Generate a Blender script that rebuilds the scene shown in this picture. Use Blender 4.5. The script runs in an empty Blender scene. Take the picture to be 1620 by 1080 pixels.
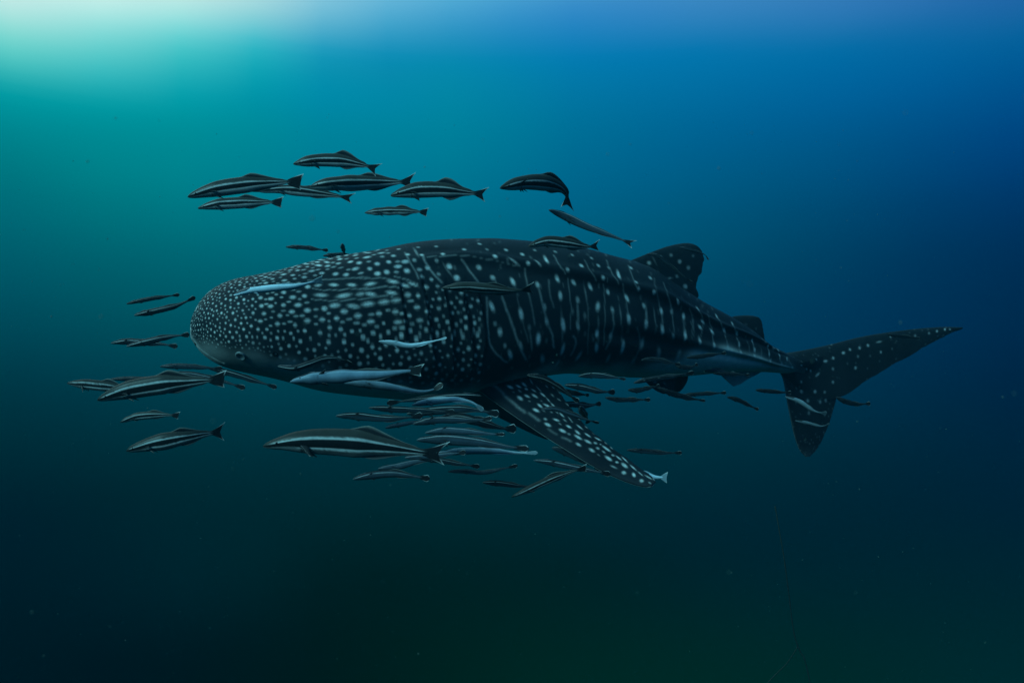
import bpy, math, random
import numpy as np

random.seed(7)
rng = np.random.default_rng(7)
scene = bpy.context.scene
C = scene.collection

# ------------------------------------------------------------------ camera
FPX = 1080.0                      # focal length in photo pixels (24 mm on a 36 mm sensor, 1620 px wide)
cam_d = bpy.data.cameras.new('camera')
cam_d.lens, cam_d.sensor_width = 24.0, 36.0
cam_d.clip_start, cam_d.clip_end = 0.05, 500.0
cam_d.dof.use_dof, cam_d.dof.focus_distance, cam_d.dof.aperture_fstop = True, 6.2, 2.8
cam = bpy.data.objects.new('camera', cam_d)
cam.rotation_euler = (math.radians(90), 0, 0)
C.objects.link(cam)
scene.camera = cam


def at(x, y, d):
    """photo pixel + distance in metres -> point in the water"""
    return np.array([(x - 810.0) / FPX * d, d, (540.0 - y) / FPX * d])


def lin(c):
    return [((v / 255 + 0.055) / 1.055) ** 2.4 if v > 10 else v / 255 / 12.92 for v in c]


# ------------------------------------------------------------------ light of the open water (world)
# radiance of the water by height above the horizon, at four bearings from the sun's azimuth
SUN_AZ = math.radians(-50)
SUN_EL = math.radians(58)
WORLD_COLS = {}
#WORLD_TABLE_BEGIN
WORLD_COLS[20] = [(0, (185, 230, 226)), (50, (135, 218, 212)), (100, (72, 192, 190)), (125, (25, 173, 177)), (150, (3, 155, 163)), (200, (0, 136, 146)), (250, (0, 123, 133)), (300, (0, 112, 124)), (400, (0, 93, 108)), (500, (0, 75, 91)), (600, (0, 56, 70)), (700, (0, 44, 56)), (800, (0, 34, 47)), (900, (0, 30, 42)), (1000, (0, 21, 31)), (1075, (0, 18, 26))]
WORLD_COLS[200] = [(0, (186, 232, 228)), (30, (149, 226, 223)), (60, (113, 210, 210)), (100, (71, 192, 195)), (125, (36, 178, 185)), (150, (9, 163, 172)), (200, (0, 142, 152)), (300, (0, 123, 133)), (400, (0, 99, 112)), (500, (0, 80, 94)), (600, (0, 60, 75)), (700, (0, 47, 59)), (800, (0, 37, 48)), (900, (0, 33, 44)), (1000, (0, 25, 33)), (1075, (0, 21, 28))]
WORLD_COLS[350] = [(0, (168, 221, 222)), (30, (129, 213, 218)), (60, (90, 197, 205)), (100, (41, 178, 188)), (125, (11, 164, 178)), (150, (0, 154, 169)), (200, (0, 140, 154)), (300, (0, 123, 138)), (400, (0, 102, 117)), (500, (0, 83, 98)), (600, (0, 63, 78)), (700, (0, 49, 61)), (800, (0, 39, 49)), (900, (0, 36, 45)), (1000, (0, 28, 36)), (1075, (0, 26, 31))]
WORLD_COLS[520] = [(0, (118, 190, 216)), (30, (84, 180, 209)), (60, (56, 163, 197)), (100, (20, 147, 180)), (125, (6, 142, 174)), (150, (0, 138, 169)), (200, (0, 131, 157)), (300, (0, 117, 142)), (400, (0, 101, 121)), (500, (0, 83, 100)), (600, (0, 64, 80)), (700, (0, 49, 62)), (800, (0, 40, 49)), (900, (0, 32, 38)), (1075, (0, 28, 29))]
WORLD_COLS[705] = [(0, (77, 167, 209)), (50, (44, 148, 194)), (100, (9, 137, 175)), (200, (0, 128, 156)), (300, (0, 115, 142)), (400, (0, 100, 123)), (500, (0, 82, 103)), (600, (0, 64, 82)), (700, (0, 50, 63)), (800, (0, 41, 50)), (900, (0, 34, 39)), (1075, (0, 34, 33))]
WORLD_COLS[900] = [(0, (56, 142, 200)), (50, (24, 131, 190)), (100, (4, 123, 175)), (200, (0, 112, 152)), (300, (0, 100, 137)), (400, (0, 90, 118)), (500, (0, 74, 98)), (600, (0, 60, 81)), (700, (0, 49, 63)), (800, (0, 41, 52)), (900, (0, 35, 41)), (1075, (0, 39, 37))]
WORLD_COLS[1150] = [(0, (53, 131, 189)), (50, (22, 122, 180)), (100, (3, 113, 168)), (200, (0, 98, 147)), (300, (0, 86, 126)), (400, (0, 75, 107)), (500, (0, 63, 93)), (600, (0, 56, 80)), (700, (0, 47, 63)), (800, (0, 39, 53)), (900, (0, 37, 47)), (1075, (0, 41, 40))]
WORLD_COLS[1400] = [(0, (43, 116, 177)), (50, (15, 109, 168)), (100, (1, 101, 159)), (150, (0, 93, 150)), (200, (0, 85, 138)), (300, (0, 71, 116)), (400, (0, 59, 96)), (500, (0, 52, 86)), (600, (0, 47, 74)), (700, (0, 41, 61)), (800, (0, 37, 53)), (900, (0, 37, 49)), (1075, (0, 41, 44))]
WORLD_COLS[1600] = [(0, (29, 102, 164)), (50, (12, 99, 158)), (100, (0, 90, 149)), (200, (0, 72, 130)), (300, (0, 58, 107)), (400, (0, 48, 87)), (500, (0, 44, 78)), (600, (0, 39, 68)), (700, (0, 37, 60)), (800, (0, 35, 54)), (900, (0, 37, 50)), (1000, (0, 39, 47)), (1075, (0, 41, 47))]
WORLD_LIN = {20: [(0, [0.74253, 0.95246, 0.92283]), (50, [0.27844, 0.83461, 0.75007]), (100, [0.07294, 0.64762, 0.59837]), (125, [0.0, 0.46104, 0.48997]), (150, [0.0, 0.35247, 0.39641]), (200, [0.0, 0.2757, 0.31801]), (250, [0.0, 0.21343, 0.24361]), (300, [0.0, 0.18469, 0.22581]), (400, [0.0, 0.11721, 0.16209]), (500, [0.0, 0.06983, 0.10577]), (600, [0.0, 0.03136, 0.046]), (700, [0.0, 0.01632, 0.02279]), (800, [0.0, 0.00419, 0.01072]), (900, [0.0, 0.00332, 0.00785]), (1000, [0.0, 0.0, 0.0]), (1075, [0.0, 0.0, 0.0])], 200: [(0, [0.85587, 1.01391, 0.94726]), (30, [0.23803, 0.95778, 0.88459]), (60, [0.08908, 0.71111, 0.70439]), (100, [0.03384, 0.60788, 0.62542]), (125, [0.0, 0.49278, 0.56515]), (150, [0.0, 0.4045, 0.46224]), (200, [0.0, 0.3023, 0.34138]), (300, [0.0, 0.26219, 0.28424]), (400, [0.0, 0.13779, 0.17086]), (500, [0.0, 0.0894, 0.11521]), (600, [0.0, 0.0405, 0.06717]), (700, [0.0, 0.02472, 0.03372]), (800, [0.0, 0.0103, 0.01317]), (900, [0.0, 0.01073, 0.01765]), (1000, [0.0, 0.0, 0.0]), (1075, [0.0, 0.0, 0.0])], 350: [(0, [0.62616, 0.91997, 0.84787]), (30, [0.0901, 0.79765, 0.81593]), (60, [0.01283, 0.59512, 0.63869]), (100, [0.0, 0.5063, 0.53705]), (125, [0.0, 0.35333, 0.43996]), (150, [0.0, 0.33983, 0.41093]), (200, [0.0, 0.29566, 0.33726]), (300, [0.0, 0.24108, 0.29897]), (400, [0.0, 0.15191, 0.1964]), (500, [0.0, 0.09625, 0.13176]), (600, [0.0, 0.04804, 0.07319]), (700, [0.0, 0.02836, 0.03808]), (800, [0.0, 0.01275, 0.01673]), (900, [0.0, 0.01866, 0.02399]), (1000, [0.0, 0.00386, 0.00432]), (1075, [0.0, 0.00276, 0.0])], 520: [(0, [0.26481, 0.60595, 0.82777]), (30, [0.0, 0.47021, 0.69353]), (60, [0.0, 0.31758, 0.60192]), (100, [0.00558, 0.26656, 0.47209]), (125, [0.00114, 0.26915, 0.46144]), (150, [0.0, 0.27151, 0.45999]), (200, [0.0, 0.24561, 0.37286]), (300, [0.0, 0.20209, 0.32127]), (400, [0.0, 0.1464, 0.2118]), (500, [0.0, 0.09407, 0.13179]), (600, [0.0, 0.05037, 0.07825]), (700, [0.0, 0.02641, 0.04145]), (800, [0.0, 0.01704, 0.01996]), (900, [0.0, 0.00609, 0.00313]), (1075, [0.0, 0.0049, 0.0])], 705: [(0, [0.09911, 0.47493, 0.75308]), (50, [0.0029, 0.2705, 0.56522]), (100, [0.00196, 0.28491, 0.44765]), (200, [0.0, 0.25459, 0.36746]), (300, [0.0, 0.20903, 0.31666]), (400, [0.0, 0.1511, 0.22699]), (500, [0.0, 0.09334, 0.14929]), (600, [0.0, 0.0521, 0.08477]), (700, [0.0, 0.02922, 0.04204]), (800, [0.0, 0.01953, 0.02471]), (900, [0.0, 0.01014, 0.00788]), (1075, [0.0, 0.01215, 0.00359])], 900: [(0, [0.05108, 0.28832, 0.6524]), (50, [0.0, 0.22589, 0.57311]), (100, [0.00101, 0.21148, 0.46503]), (200, [0.0, 0.1762, 0.34194]), (300, [0.0, 0.14138, 0.29398]), (400, [0.0, 0.11753, 0.20343]), (500, [0.0, 0.07148, 0.12591]), (600, [0.0, 0.04506, 0.08562]), (700, [0.0, 0.02878, 0.04297]), (800, [0.0, 0.01975, 0.02895]), (900, [0.0, 0.01035, 0.00899]), (1075, [0.0, 0.01893, 0.0092])], 1150: [(0, [0.05948, 0.2739, 0.59269]), (50, [0.0, 0.20227, 0.4864]), (100, [0.00074, 0.18128, 0.43103]), (200, [0.0, 0.13138, 0.32297]), (300, [0.0, 0.10509, 0.23553]), (400, [0.0, 0.07722, 0.15838]), (500, [0.0, 0.04781, 0.11541]), (600, [0.0, 0.04283, 0.08748]), (700, [0.0, 0.02805, 0.04419]), (800, [0.0, 0.01548, 0.02839]), (900, [0.0, 0.01427, 0.02159]), (1075, [0.0, 0.02117, 0.01064])], 1400: [(0, [0.04637, 0.21344, 0.54031]), (50, [0.0, 0.16966, 0.42563]), (100, [0.0, 0.14074, 0.3883]), (150, [0.0, 0.12363, 0.35638]), (200, [0.0, 0.09996, 0.28053]), (300, [0.0, 0.06892, 0.19888]), (400, [0.0, 0.04164, 0.11986]), (500, [0.0, 0.03299, 0.10419]), (600, [0.0, 0.02842, 0.07212]), (700, [0.0, 0.01855, 0.03983]), (800, [0.0, 0.01352, 0.02625]), (900, [0.0, 0.01406, 0.02397]), (1075, [0.0, 0.0214, 0.01472])], 1600: [(0, [0.01997, 0.13975, 0.42375]), (50, [0.00247, 0.13754, 0.371]), (100, [0.0, 0.10795, 0.32954]), (200, [0.0, 0.06388, 0.25142]), (300, [0.0, 0.03768, 0.16403]), (400, [0.0, 0.02145, 0.08569]), (500, [0.0, 0.01984, 0.07492]), (600, [0.0, 0.01191, 0.04922]), (700, [0.0, 0.01358, 0.03797]), (800, [0.0, 0.01145, 0.02906]), (900, [0.0, 0.01468, 0.02336]), (1000, [0.0, 0.01712, 0.01789]), (1075, [0.0, 0.02151, 0.02167])]}
#WORLD_TABLE_END
ZENITH = (0.22, 0.74, 0.88)
NADIR = (0.0, 0.010, 0.011)

world = bpy.data.worlds.new('World')
scene.world = world
world.use_nodes = True
nt = world.node_tree
nt.nodes.clear()
N = nt.nodes.new
L = nt.links.new


def math_node(op, a, b=None, clamp=False):
    n = N('ShaderNodeMath')
    n.operation = op
    n.use_clamp = clamp
    for i, v in enumerate((a, b)):
        if v is None:
            continue
        if isinstance(v, (int, float)):
            n.inputs[i].default_value = v
        else:
            L(v, n.inputs[i])
    return n.outputs[0]


tc = N('ShaderNodeTexCoord')
sep = N('ShaderNodeSeparateXYZ')
L(tc.outputs['Generated'], sep.inputs[0])
el = math_node('ARCSINE', sep.outputs[2])
el01 = math_node('ADD', math_node('MULTIPLY', el, 1 / math.pi), 0.5)
hx, hy, hz = sep.outputs[0], sep.outputs[1], sep.outputs[2]
hlen = math_node('SQRT', math_node('MAXIMUM', math_node('SUBTRACT', 1.0, math_node('MULTIPLY', hz, hz)), 1e-6))
cosd = math_node('DIVIDE', math_node('ADD', math_node('MULTIPLY', hx, math.sin(SUN_AZ)), math_node('MULTIPLY', hy, math.cos(SUN_AZ))), hlen)
dist = math_node('ARCCOSINE', math_node('MINIMUM', math_node('MAXIMUM', cosd, -1.0), 1.0))
ELS = [math.radians(v) for v in (-30, -26, -22, -18, -14, -11, -8, -5, -2, 1, 4, 7, 10, 12, 14, 15.5, 17, 18.5, 20, 21.5, 23, 25, 27)]
keys = sorted(WORLD_LIN)
tab = np.zeros((len(keys), len(ELS), 3))
bear = np.array([math.atan((k - 810) / FPX) - SUN_AZ for k in keys])
for i, k in enumerate(keys):
    pts = sorted((math.atan((540 - y) / FPX / math.hypot(1, (k - 810) / FPX)), c) for y, c in WORLD_LIN[k])
    for ch in range(3):
        tab[i, :, ch] = np.interp(ELS, [p[0] for p in pts], [p[1][ch] for p in pts])
bq = np.linspace(bear[0], bear[-1], 15)
fine_ = np.linspace(bear[0], bear[-1], 141)
ker = np.exp(-(np.arange(-18, 19) / 8.0) ** 2)
ker /= ker.sum()
tabq = np.zeros((len(bq), len(ELS), 3))
for j in range(len(ELS)):
    for ch in range(3):
        f = np.interp(fine_, bear, tab[:, j, ch])
        f = np.convolve(np.pad(f, 18, mode='edge'), ker, 'valid')
        tabq[:, j, ch] = np.maximum(np.interp(bq, fine_, f), 0)
prev = None
for bi_, be in enumerate(bq):
    r = N('ShaderNodeValToRGB')
    cr = r.color_ramp
    cr.interpolation = 'B_SPLINE'
    stops = [(0.0, NADIR), (0.5 - 50 / 180, NADIR)]
    stops += [(e / math.pi + 0.5, list(tabq[bi_, j])) for j, e in enumerate(ELS)]
    top = stops[-1][1]
    stops.append((0.5 + 50 / 180, [0.45 * a + 0.55 * b for a, b in zip(top, ZENITH)]))
    stops.append((1.0, ZENITH))
    while len(cr.elements) < len(stops):
        cr.elements.new(0.5)
    for elm, (p, c) in zip(cr.elements, stops):
        elm.position = p
    for elm, (p, c) in zip(cr.elements, stops):
        elm.position = p
        elm.color = (*c, 1)
    L(el01, r.inputs[0])
    if prev is None:
        prev, prev_d = r.outputs[0], be
        continue
    mx = N('ShaderNodeMix')
    mx.data_type = 'RGBA'
    mr = N('ShaderNodeMapRange')
    mr.interpolation_type = 'LINEAR'
    mr.inputs[1].default_value, mr.inputs[2].default_value = prev_d, be
    L(dist, mr.inputs[0])
    L(mr.outputs[0], mx.inputs[0])
    L(prev, mx.inputs[6])
    L(r.outputs[0], mx.inputs[7])
    prev, prev_d = mx.outputs[2], be
bg = N('ShaderNodeBackground')
bg.inputs[1].default_value = 1.0
L(prev, bg.inputs[0])
wo = N('ShaderNodeOutputWorld')
L(bg.outputs[0], wo.inputs[0])

# ------------------------------------------------------------------ sun, softened and filtered by the water
sun_d = bpy.data.lights.new('sun', 'SUN')
sun_d.energy = 2.8
sun_d.angle = math.radians(14)
sun_d.color = (0.34, 0.92, 1.0)
sun = bpy.data.objects.new('sun', sun_d)
SUN_LIGHT_AZ, SUN_LIGHT_EL = math.radians(-128), math.radians(32)
sun.rotation_euler = (math.radians(90) - SUN_LIGHT_EL, 0, math.pi - SUN_LIGHT_AZ)
C.objects.link(sun)

vs = scene.view_settings
scene.display_settings.display_device = 'sRGB'
vs.view_transform, vs.look = 'Standard', 'None'
vs.exposure, vs.gamma = 0.0, 1.0
vs.use_curve_mapping = False
scene.render.engine = 'CYCLES'
cy = scene.cycles
cy.max_bounces, cy.diffuse_bounces, cy.glossy_bounces = 4, 2, 2
cy.transmission_bounces, cy.volume_bounces, cy.transparent_max_bounces = 2, 0, 6
cy.use_denoising = True
cy.sample_clamp_indirect = 4.0


# ------------------------------------------------------------------ helpers
def pchip(xs, ys, xq):
    xs, ys, xq = np.asarray(xs, float), np.asarray(ys, float), np.asarray(xq, float)
    h = np.diff(xs)
    dl = np.diff(ys) / h
    m = np.zeros_like(xs)
    m[0], m[-1] = dl[0], dl[-1]
    for i in range(1, len(xs) - 1):
        if dl[i - 1] * dl[i] > 0:
            w1, w2 = 2 * h[i] + h[i - 1], h[i] + 2 * h[i - 1]
            m[i] = (w1 + w2) / (w1 / dl[i - 1] + w2 / dl[i])
    k = np.clip(np.searchsorted(xs, xq) - 1, 0, len(h) - 1)
    t = np.clip((xq - xs[k]) / h[k], 0, 1)
    return ((1 + 2 * t) * (1 - t) ** 2 * ys[k] + t * (1 - t) ** 2 * h[k] * m[k]
            + t * t * (3 - 2 * t) * ys[k + 1] + t * t * (t - 1) * h[k] * m[k + 1])


def catmull(pts, n):
    """n points along a Catmull-Rom spline through pts, even in the index"""
    pts = np.asarray(pts, float)
    if len(pts) == 2:
        u = np.linspace(0, 1, n)[:, None]
        return pts[0] * (1 - u) + pts[1] * u
    p = np.vstack([2 * pts[0] - pts[1], pts, 2 * pts[-1] - pts[-2]])
    u = np.linspace(0, len(pts) - 1, n)
    k = np.minimum(u.astype(int), len(pts) - 2)
    t = (u - k)[:, None]
    a, b, c, d = p[k], p[k + 1], p[k + 2], p[k + 3]
    return 0.5 * (2 * b + (c - a) * t + (2 * a - 5 * b + 4 * c - d) * t ** 2 + (3 * b - a - 3 * c + d) * t ** 3)


def proj(v):
    return np.stack([810 + FPX * v[..., 0] / v[..., 1], 540 - FPX * v[..., 2] / v[..., 1]], -1)


def unit(v):
    return v / np.maximum(np.linalg.norm(v, axis=-1, keepdims=True), 1e-9)


def grid_normals(g):
    """normals of a grid whose columns close on themselves"""
    dr = np.gradient(g, axis=0)
    dc = np.roll(g, -1, 1) - np.roll(g, 1, 1)
    return unit(np.cross(dr, dc))


class MeshParts:
    """collects grids (closed rings) with a colour per vertex and links them as one mesh"""

    def __init__(self):
        self.v, self.c, self.f, self.n = [], [], [], 0

    def add(self, g, col, closed=True, flip=False):
        R, K = g.shape[:2]
        idx = np.arange(R * K).reshape(R, K) + self.n
        if closed:
            a, b = idx[:-1], np.roll(idx, -1, 1)[:-1]
            c, d = np.roll(idx, -1, 1)[1:], idx[1:]
        else:
            a, b, c, d = idx[:-1, :-1], idx[:-1, 1:], idx[1:, 1:], idx[1:, :-1]
        q = np.stack([a, d, c, b] if flip else [a, b, c, d], -1).reshape(-1, 4)
        self.v.append(g.reshape(-1, 3))
        self.c.append(col.reshape(-1, 4))
        self.f.append(q)
        self.n += R * K

    def build(self, name, mat, parent=None, origin=None):
        v, c, f = np.vstack(self.v), np.vstack(self.c), np.vstack(self.f)
        o3 = np.zeros(3) if origin is None else np.asarray(origin, float)
        me = bpy.data.meshes.new(name)
        me.vertices.add(len(v))
        me.vertices.foreach_set('co', (v - o3).astype(np.float32).ravel())
        me.loops.add(f.size)
        me.loops.foreach_set('vertex_index', f.astype(np.int32).ravel())
        me.polygons.add(len(f))
        me.polygons.foreach_set('loop_start', np.arange(0, f.size, 4, dtype=np.int32))
        me.polygons.foreach_set('use_smooth', np.ones(len(f), bool))
        me.update(calc_edges=True)
        at_ = me.color_attributes.new('pattern', 'FLOAT_COLOR', 'POINT')
        at_.data.foreach_set('color', c.astype(np.float32).ravel())
        me.materials.append(mat)
        ob = bpy.data.objects.new(name, me)
        ob.location = o3
        C.objects.link(ob)
        if parent is not None:
            ob.parent = parent
            ob.location = o3 - np.array(parent.location)
        return ob


def tag(o, label, cat, group=None, kind=None):
    o['label'], o['category'] = label, cat
    if group:
        o['group'] = group
    if kind:
        o['kind'] = kind


def new_mat(name):
    m = bpy.data.materials.new(name)
    m.use_nodes = True
    t = m.node_tree
    b = t.nodes['Principled BSDF']
    return m, t, b


def mixc(t, fac, a, b):
    n = t.nodes.new('ShaderNodeMix')
    n.data_type = 'RGBA'
    for sock, v in ((0, fac), (6, a), (7, b)):
        if isinstance(v, (int, float)):
            n.inputs[sock].default_value = v
        elif isinstance(v, tuple):
            n.inputs[sock].default_value = (*v, 1)
        else:
            t.links.new(v, n.inputs[sock])
    return n.outputs[2]


def noise(t, scale, detail=3, rough=0.6, vec=None):
    n = t.nodes.new('ShaderNodeTexNoise')
    n.inputs['Scale'].default_value = scale
    n.inputs['Detail'].default_value = detail
    n.inputs['Roughness'].default_value = rough
    if vec is not None:
        t.links.new(vec, n.inputs['Vector'])
    return n.outputs[0]


def maprange(t, v, a, b, c=0.0, d=1.0, smooth=False):
    n = t.nodes.new('ShaderNodeMapRange')
    if smooth:
        n.interpolation_type = 'SMOOTHSTEP'
    for i, q in enumerate((a, b, c, d)):
        n.inputs[i + 1].default_value = q
    t.links.new(v, n.inputs[0])
    return n.outputs[0]


def mth(t, op, a, b=0.0):
    n = t.nodes.new('ShaderNodeMath')
    n.operation = op
    for i, v in enumerate((a, b)):
        if isinstance(v, (int, float)):
            n.inputs[i].default_value = v
        else:
            t.links.new(v, n.inputs[i])
    return n.outputs[0]


def bump(t, b, h, strength, dist):
    n = t.nodes.new('ShaderNodeBump')
    n.inputs['Strength'].default_value = strength
    n.inputs['Distance'].default_value = dist
    t.links.new(h, n.inputs['Height'])
    t.links.new(n.outputs[0], b.inputs['Normal'])


# ------------------------------------------------------------------ materials
# whale shark skin: pattern.r = pale spot, pattern.g = pale belly, also tail greyed for haze, pattern.b = dark crease
SKIN, t, b = new_mat('spotted_shark_skin')
ga = t.nodes.new('ShaderNodeTexCoord').outputs['Object']
at_n = t.nodes.new('ShaderNodeAttribute')
at_n.attribute_name = 'pattern'
sp = t.nodes.new('ShaderNodeSeparateColor')
t.links.new(at_n.outputs['Color'], sp.inputs[0])
n1 = noise(t, 2.2, 4, 0.6, ga)
n2 = noise(t, 70, 3, 0.65, ga)
n3 = noise(t, 14, 4, 0.6, ga)
base = mixc(t, maprange(t, n1, 0.35, 0.7), (0.005, 0.009, 0.013), (0.011, 0.018, 0.024))
base = mixc(t, maprange(t, n3, 0.5, 0.8, 0, 0.45), base, (0.013, 0.018, 0.022))
belly_c = mixc(t, maprange(t, n3, 0.4, 0.7), (0.36, 0.44, 0.43), (0.46, 0.53, 0.51))
base = mixc(t, sp.outputs[1], base, belly_c)
sv = mth(t, 'MULTIPLY', sp.outputs[0], maprange(t, n2, 0.25, 0.75, 0.55, 1.3))
sv = mth(t, 'MULTIPLY', sv, maprange(t, n3, 0.3, 0.7, 0.75, 1.2))
sv = mth(t, 'MINIMUM', sv, 1.0)
col = mixc(t, sv, base, (0.62, 0.70, 0.67))
col = mixc(t, sp.outputs[2], col, (0.006, 0.008, 0.010))
t.links.new(col, b.inputs['Base Color'])
t.links.new(maprange(t, n2, 0.3, 0.7, 0.5, 0.72), b.inputs['Roughness'])
b.inputs['Specular IOR Level'].default_value = 0.10
bump(t, b, noise(t, 160, 3, 0.7, ga), 0.35, 0.006)

# fish skin: colour straight from the vertex pattern, some painted shading included
FISH, t, b = new_mat('striped_fish_skin')
ga = t.nodes.new('ShaderNodeTexCoord').outputs['Object']
at_n = t.nodes.new('ShaderNodeAttribute')
at_n.attribute_name = 'pattern'
n1 = noise(t, 60, 4, 0.7, ga)
n2 = noise(t, 9, 3, 0.6, ga)
col = mixc(t, maprange(t, n1, 0.5, 0.9, 0, 0.2), at_n.outputs['Color'], (0.03, 0.04, 0.045))
mul = t.nodes.new('ShaderNodeMix')
mul.data_type, mul.blend_type = 'RGBA', 'MULTIPLY'
mul.inputs[0].default_value = 1.0
t.links.new(col, mul.inputs[6])
cmb = t.nodes.new('ShaderNodeCombineColor')
mv = maprange(t, n2, 0.3, 0.7, 0.8, 1.15)
for i in range(3):
    t.links.new(mv, cmb.inputs[i])
t.links.new(cmb.outputs[0], mul.inputs[7])
t.links.new(mul.outputs[2], b.inputs['Base Color'])
b.inputs['Roughness'].default_value = 0.36
b.inputs['Specular IOR Level'].default_value = 0.10
bump(t, b, n1, 0.15, 0.004)


def plain(name, color, rough, spec=0.5, nscale=30):
    m, t, b = new_mat(name)
    g = t.nodes.new('ShaderNodeTexCoord').outputs['Object']
    c = mixc(t, maprange(t, noise(t, nscale, 3, 0.6, g), 0.35, 0.7), tuple(0.7 * v for v in color), tuple(min(1, 1.25 * v) for v in color))
    t.links.new(c, b.inputs['Base Color'])
    b.inputs['Roughness'].default_value = rough
    b.inputs['Specular IOR Level'].default_value = spec
    return m


EYE_DARK = plain('eye_black', (0.004, 0.004, 0.005), 0.12, 0.6)
EYE_RING = plain('eye_rim', (0.15, 0.19, 0.195), 0.5, 0.3, 80)
HOLE = plain('spiracle_dark', (0.003, 0.004, 0.005), 0.8, 0.1)
ROPE = plain('weedy_rope', (0.035, 0.05, 0.04), 0.9, 0.1)
SPECK = plain('plankton', (0.10, 0.16, 0.14), 0.8, 0.2)

# ------------------------------------------------------------------ the whale shark
X0 = 301.5
XE = 1268.0


def dc(x):          # distance of the spine
    return pchip([300, 400, 500, 700, 900, 1100, 1250, 1400, 1530], [6.0, 6.27, 6.55, 7.05, 7.55, 8.15, 8.75, 9.4, 9.95], x)


TOP = [(301.5, 521), (303, 507), (306, 497), (312, 484), (325, 467), (345, 453), (370, 443), (400, 436), (440, 428), (480, 420), (520, 411), (560, 401), (600, 393), (640, 386), (680, 382), (720, 380), (760, 380), (800, 382), (840, 385), (880, 390), (920, 397), (950, 404), (985, 411), (1010, 419), (1040, 438), (1085, 467), (1100, 476), (1130, 491), (1155, 504), (1180, 520), (1210, 543), (1240, 558), (1268, 572)]
BOT = [(301.5, 523), (303, 534), (306, 539), (312, 547), (325, 560), (345, 574), (365, 583), (395, 593), (430, 602), (460, 608), (500, 616), (540, 622), (580, 627), (620, 629), (660, 630), (700, 627), (740, 619), (800, 605), (850, 596), (900, 590), (950, 592), (1000, 598), (1065, 594), (1130, 590), (1200, 588), (1240, 590), (1268, 592)]
WID = [(301.5, 0.0), (306, 0.17), (315, 0.30), (330, 0.42), (360, 0.55), (400, 0.64), (460, 0.72), (540, 0.78), (620, 0.81), (700, 0.82), (760, 0.80), (850, 0.74), (950, 0.64), (1050, 0.50), (1130, 0.37), (1200, 0.24), (1240, 0.15), (1268, 0.07)]
NS, NT = 900, 300
q = np.linspace(0.0, math.sqrt(XE - X0), NS)
xs = X0 + q * q


def via_q(tab):
    return pchip([math.sqrt(max(a - X0, 0)) for a, _ in tab], [v for _, v in tab], q)


dcx = dc(xs)
ztop = (540 - via_q(TOP)) / FPX * dcx
zbot = (540 - via_q(BOT)) / FPX * dcx
wid = np.maximum(via_q(WID), 0.003)
cx = (xs - 810) / FPX * dcx
cen = np.stack([cx, dcx], -1)
tan = unit(np.gradient(cen, axis=0))
# side direction towards the camera
side = np.stack([tan[:, 1], -tan[:, 0]], -1)
for _ in range(60):
    side[1:-1] = (side[:-2] + side[1:-1] * 2 + side[2:]) / 4
side = unit(side)
fmid = pchip([301, 340, 420, 600, 800, 1268], [0.40, 0.34, 0.36, 0.38, 0.38, 0.5], xs)
zmid = zbot + (ztop - zbot) * fmid
th = np.linspace(0, 2 * math.pi, NT, endpoint=False)
ct, st = np.cos(th), np.sin(th)
pw = pchip([301, 330, 420, 620, 900, 1268], [1.0, 0.90, 0.82, 0.76, 0.78, 0.95], xs)[:, None]
sgn = np.sign(st)[None, :]
wy = sgn * np.abs(st)[None, :] ** pw * wid[:, None]
hz_ = np.where(ct[None, :] >= 0, (ztop - zmid)[:, None], (zmid - zbot)[:, None])
wz = np.sign(ct)[None, :] * np.abs(ct)[None, :] ** pw * hz_ + zmid[:, None]


def body_grid():
    g = np.zeros((NS, NT, 3))
    g[..., 0] = cx[:, None] + side[:, None, 0] * wy
    g[..., 1] = dcx[:, None] + side[:, None, 1] * wy
    g[..., 2] = wz
    return g


G = body_grid()
# long ridges down the flank
RIDGES = [([(600, 416), (640, 409), (690, 405), (740, 405), (800, 418), (840, 425), (900, 438), (960, 455), (1030, 475), (1100, 505), (1150, 530), (1200, 556), (1240, 572)], 0.032, 0.085),
          ([(860, 500), (930, 506), (1000, 520), (1068, 545), (1104, 549), (1154, 561), (1210, 576), (1255, 588)], 0.030, 0.09)]
nrm = grid_normals(G)
cen3 = np.stack([cx, dcx, zmid], -1)[:, None, :]
flip = np.sign((nrm * (G - cen3)).sum(-1, keepdims=True))
nrm = nrm * flip
PX = proj(G)
jj = np.arange(NT)
for pts, amp, sg in RIDGES:
    px = [p[0] for p in pts]
    yr = pchip(px, [p[1] for p in pts], xs)
    near = PX[:, 1:NT // 2, 1]
    jr = 1 + np.argmin(np.abs(near - yr[:, None]), axis=1)
    tr = th[jr]
    for _ in range(3):
        tr = np.convolve(np.pad(tr, 30, mode='edge'), np.ones(61) / 61, 'valid')
    env = np.clip((xs - px[0]) / 80, 0, 1) * np.clip((px[-1] - xs) / 40, 0, 1)
    env = env * np.clip(wid / 0.35, 0.35, 1)
    for s in (1, -1):
        d = (th[None, :] - tr[:, None]) if s > 0 else ((2 * math.pi - th)[None, :] - tr[:, None])
        d = (d + math.pi) % (2 * math.pi) - math.pi
        bumpv = amp * (np.exp(-(d / sg) ** 2) - 0.55 * np.exp(-((d - 1.7 * sg) / (1.3 * sg)) ** 2))
        G = G + nrm * (bumpv * env[:, None])[..., None]
# gentle unevenness of a living body
ph = rng.uniform(0, 6.28, 6)
wob = sum(np.sin(xs / lam + ph[i])[:, None] * np.cos(k_ * th)[None, :] for i, (lam, k_) in enumerate([(31, 2), (53, 3), (23, 4), (70, 1)]))
G = G + nrm * (0.006 * wob * np.clip(wid / 0.4, 0, 1)[:, None])[..., None]

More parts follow.
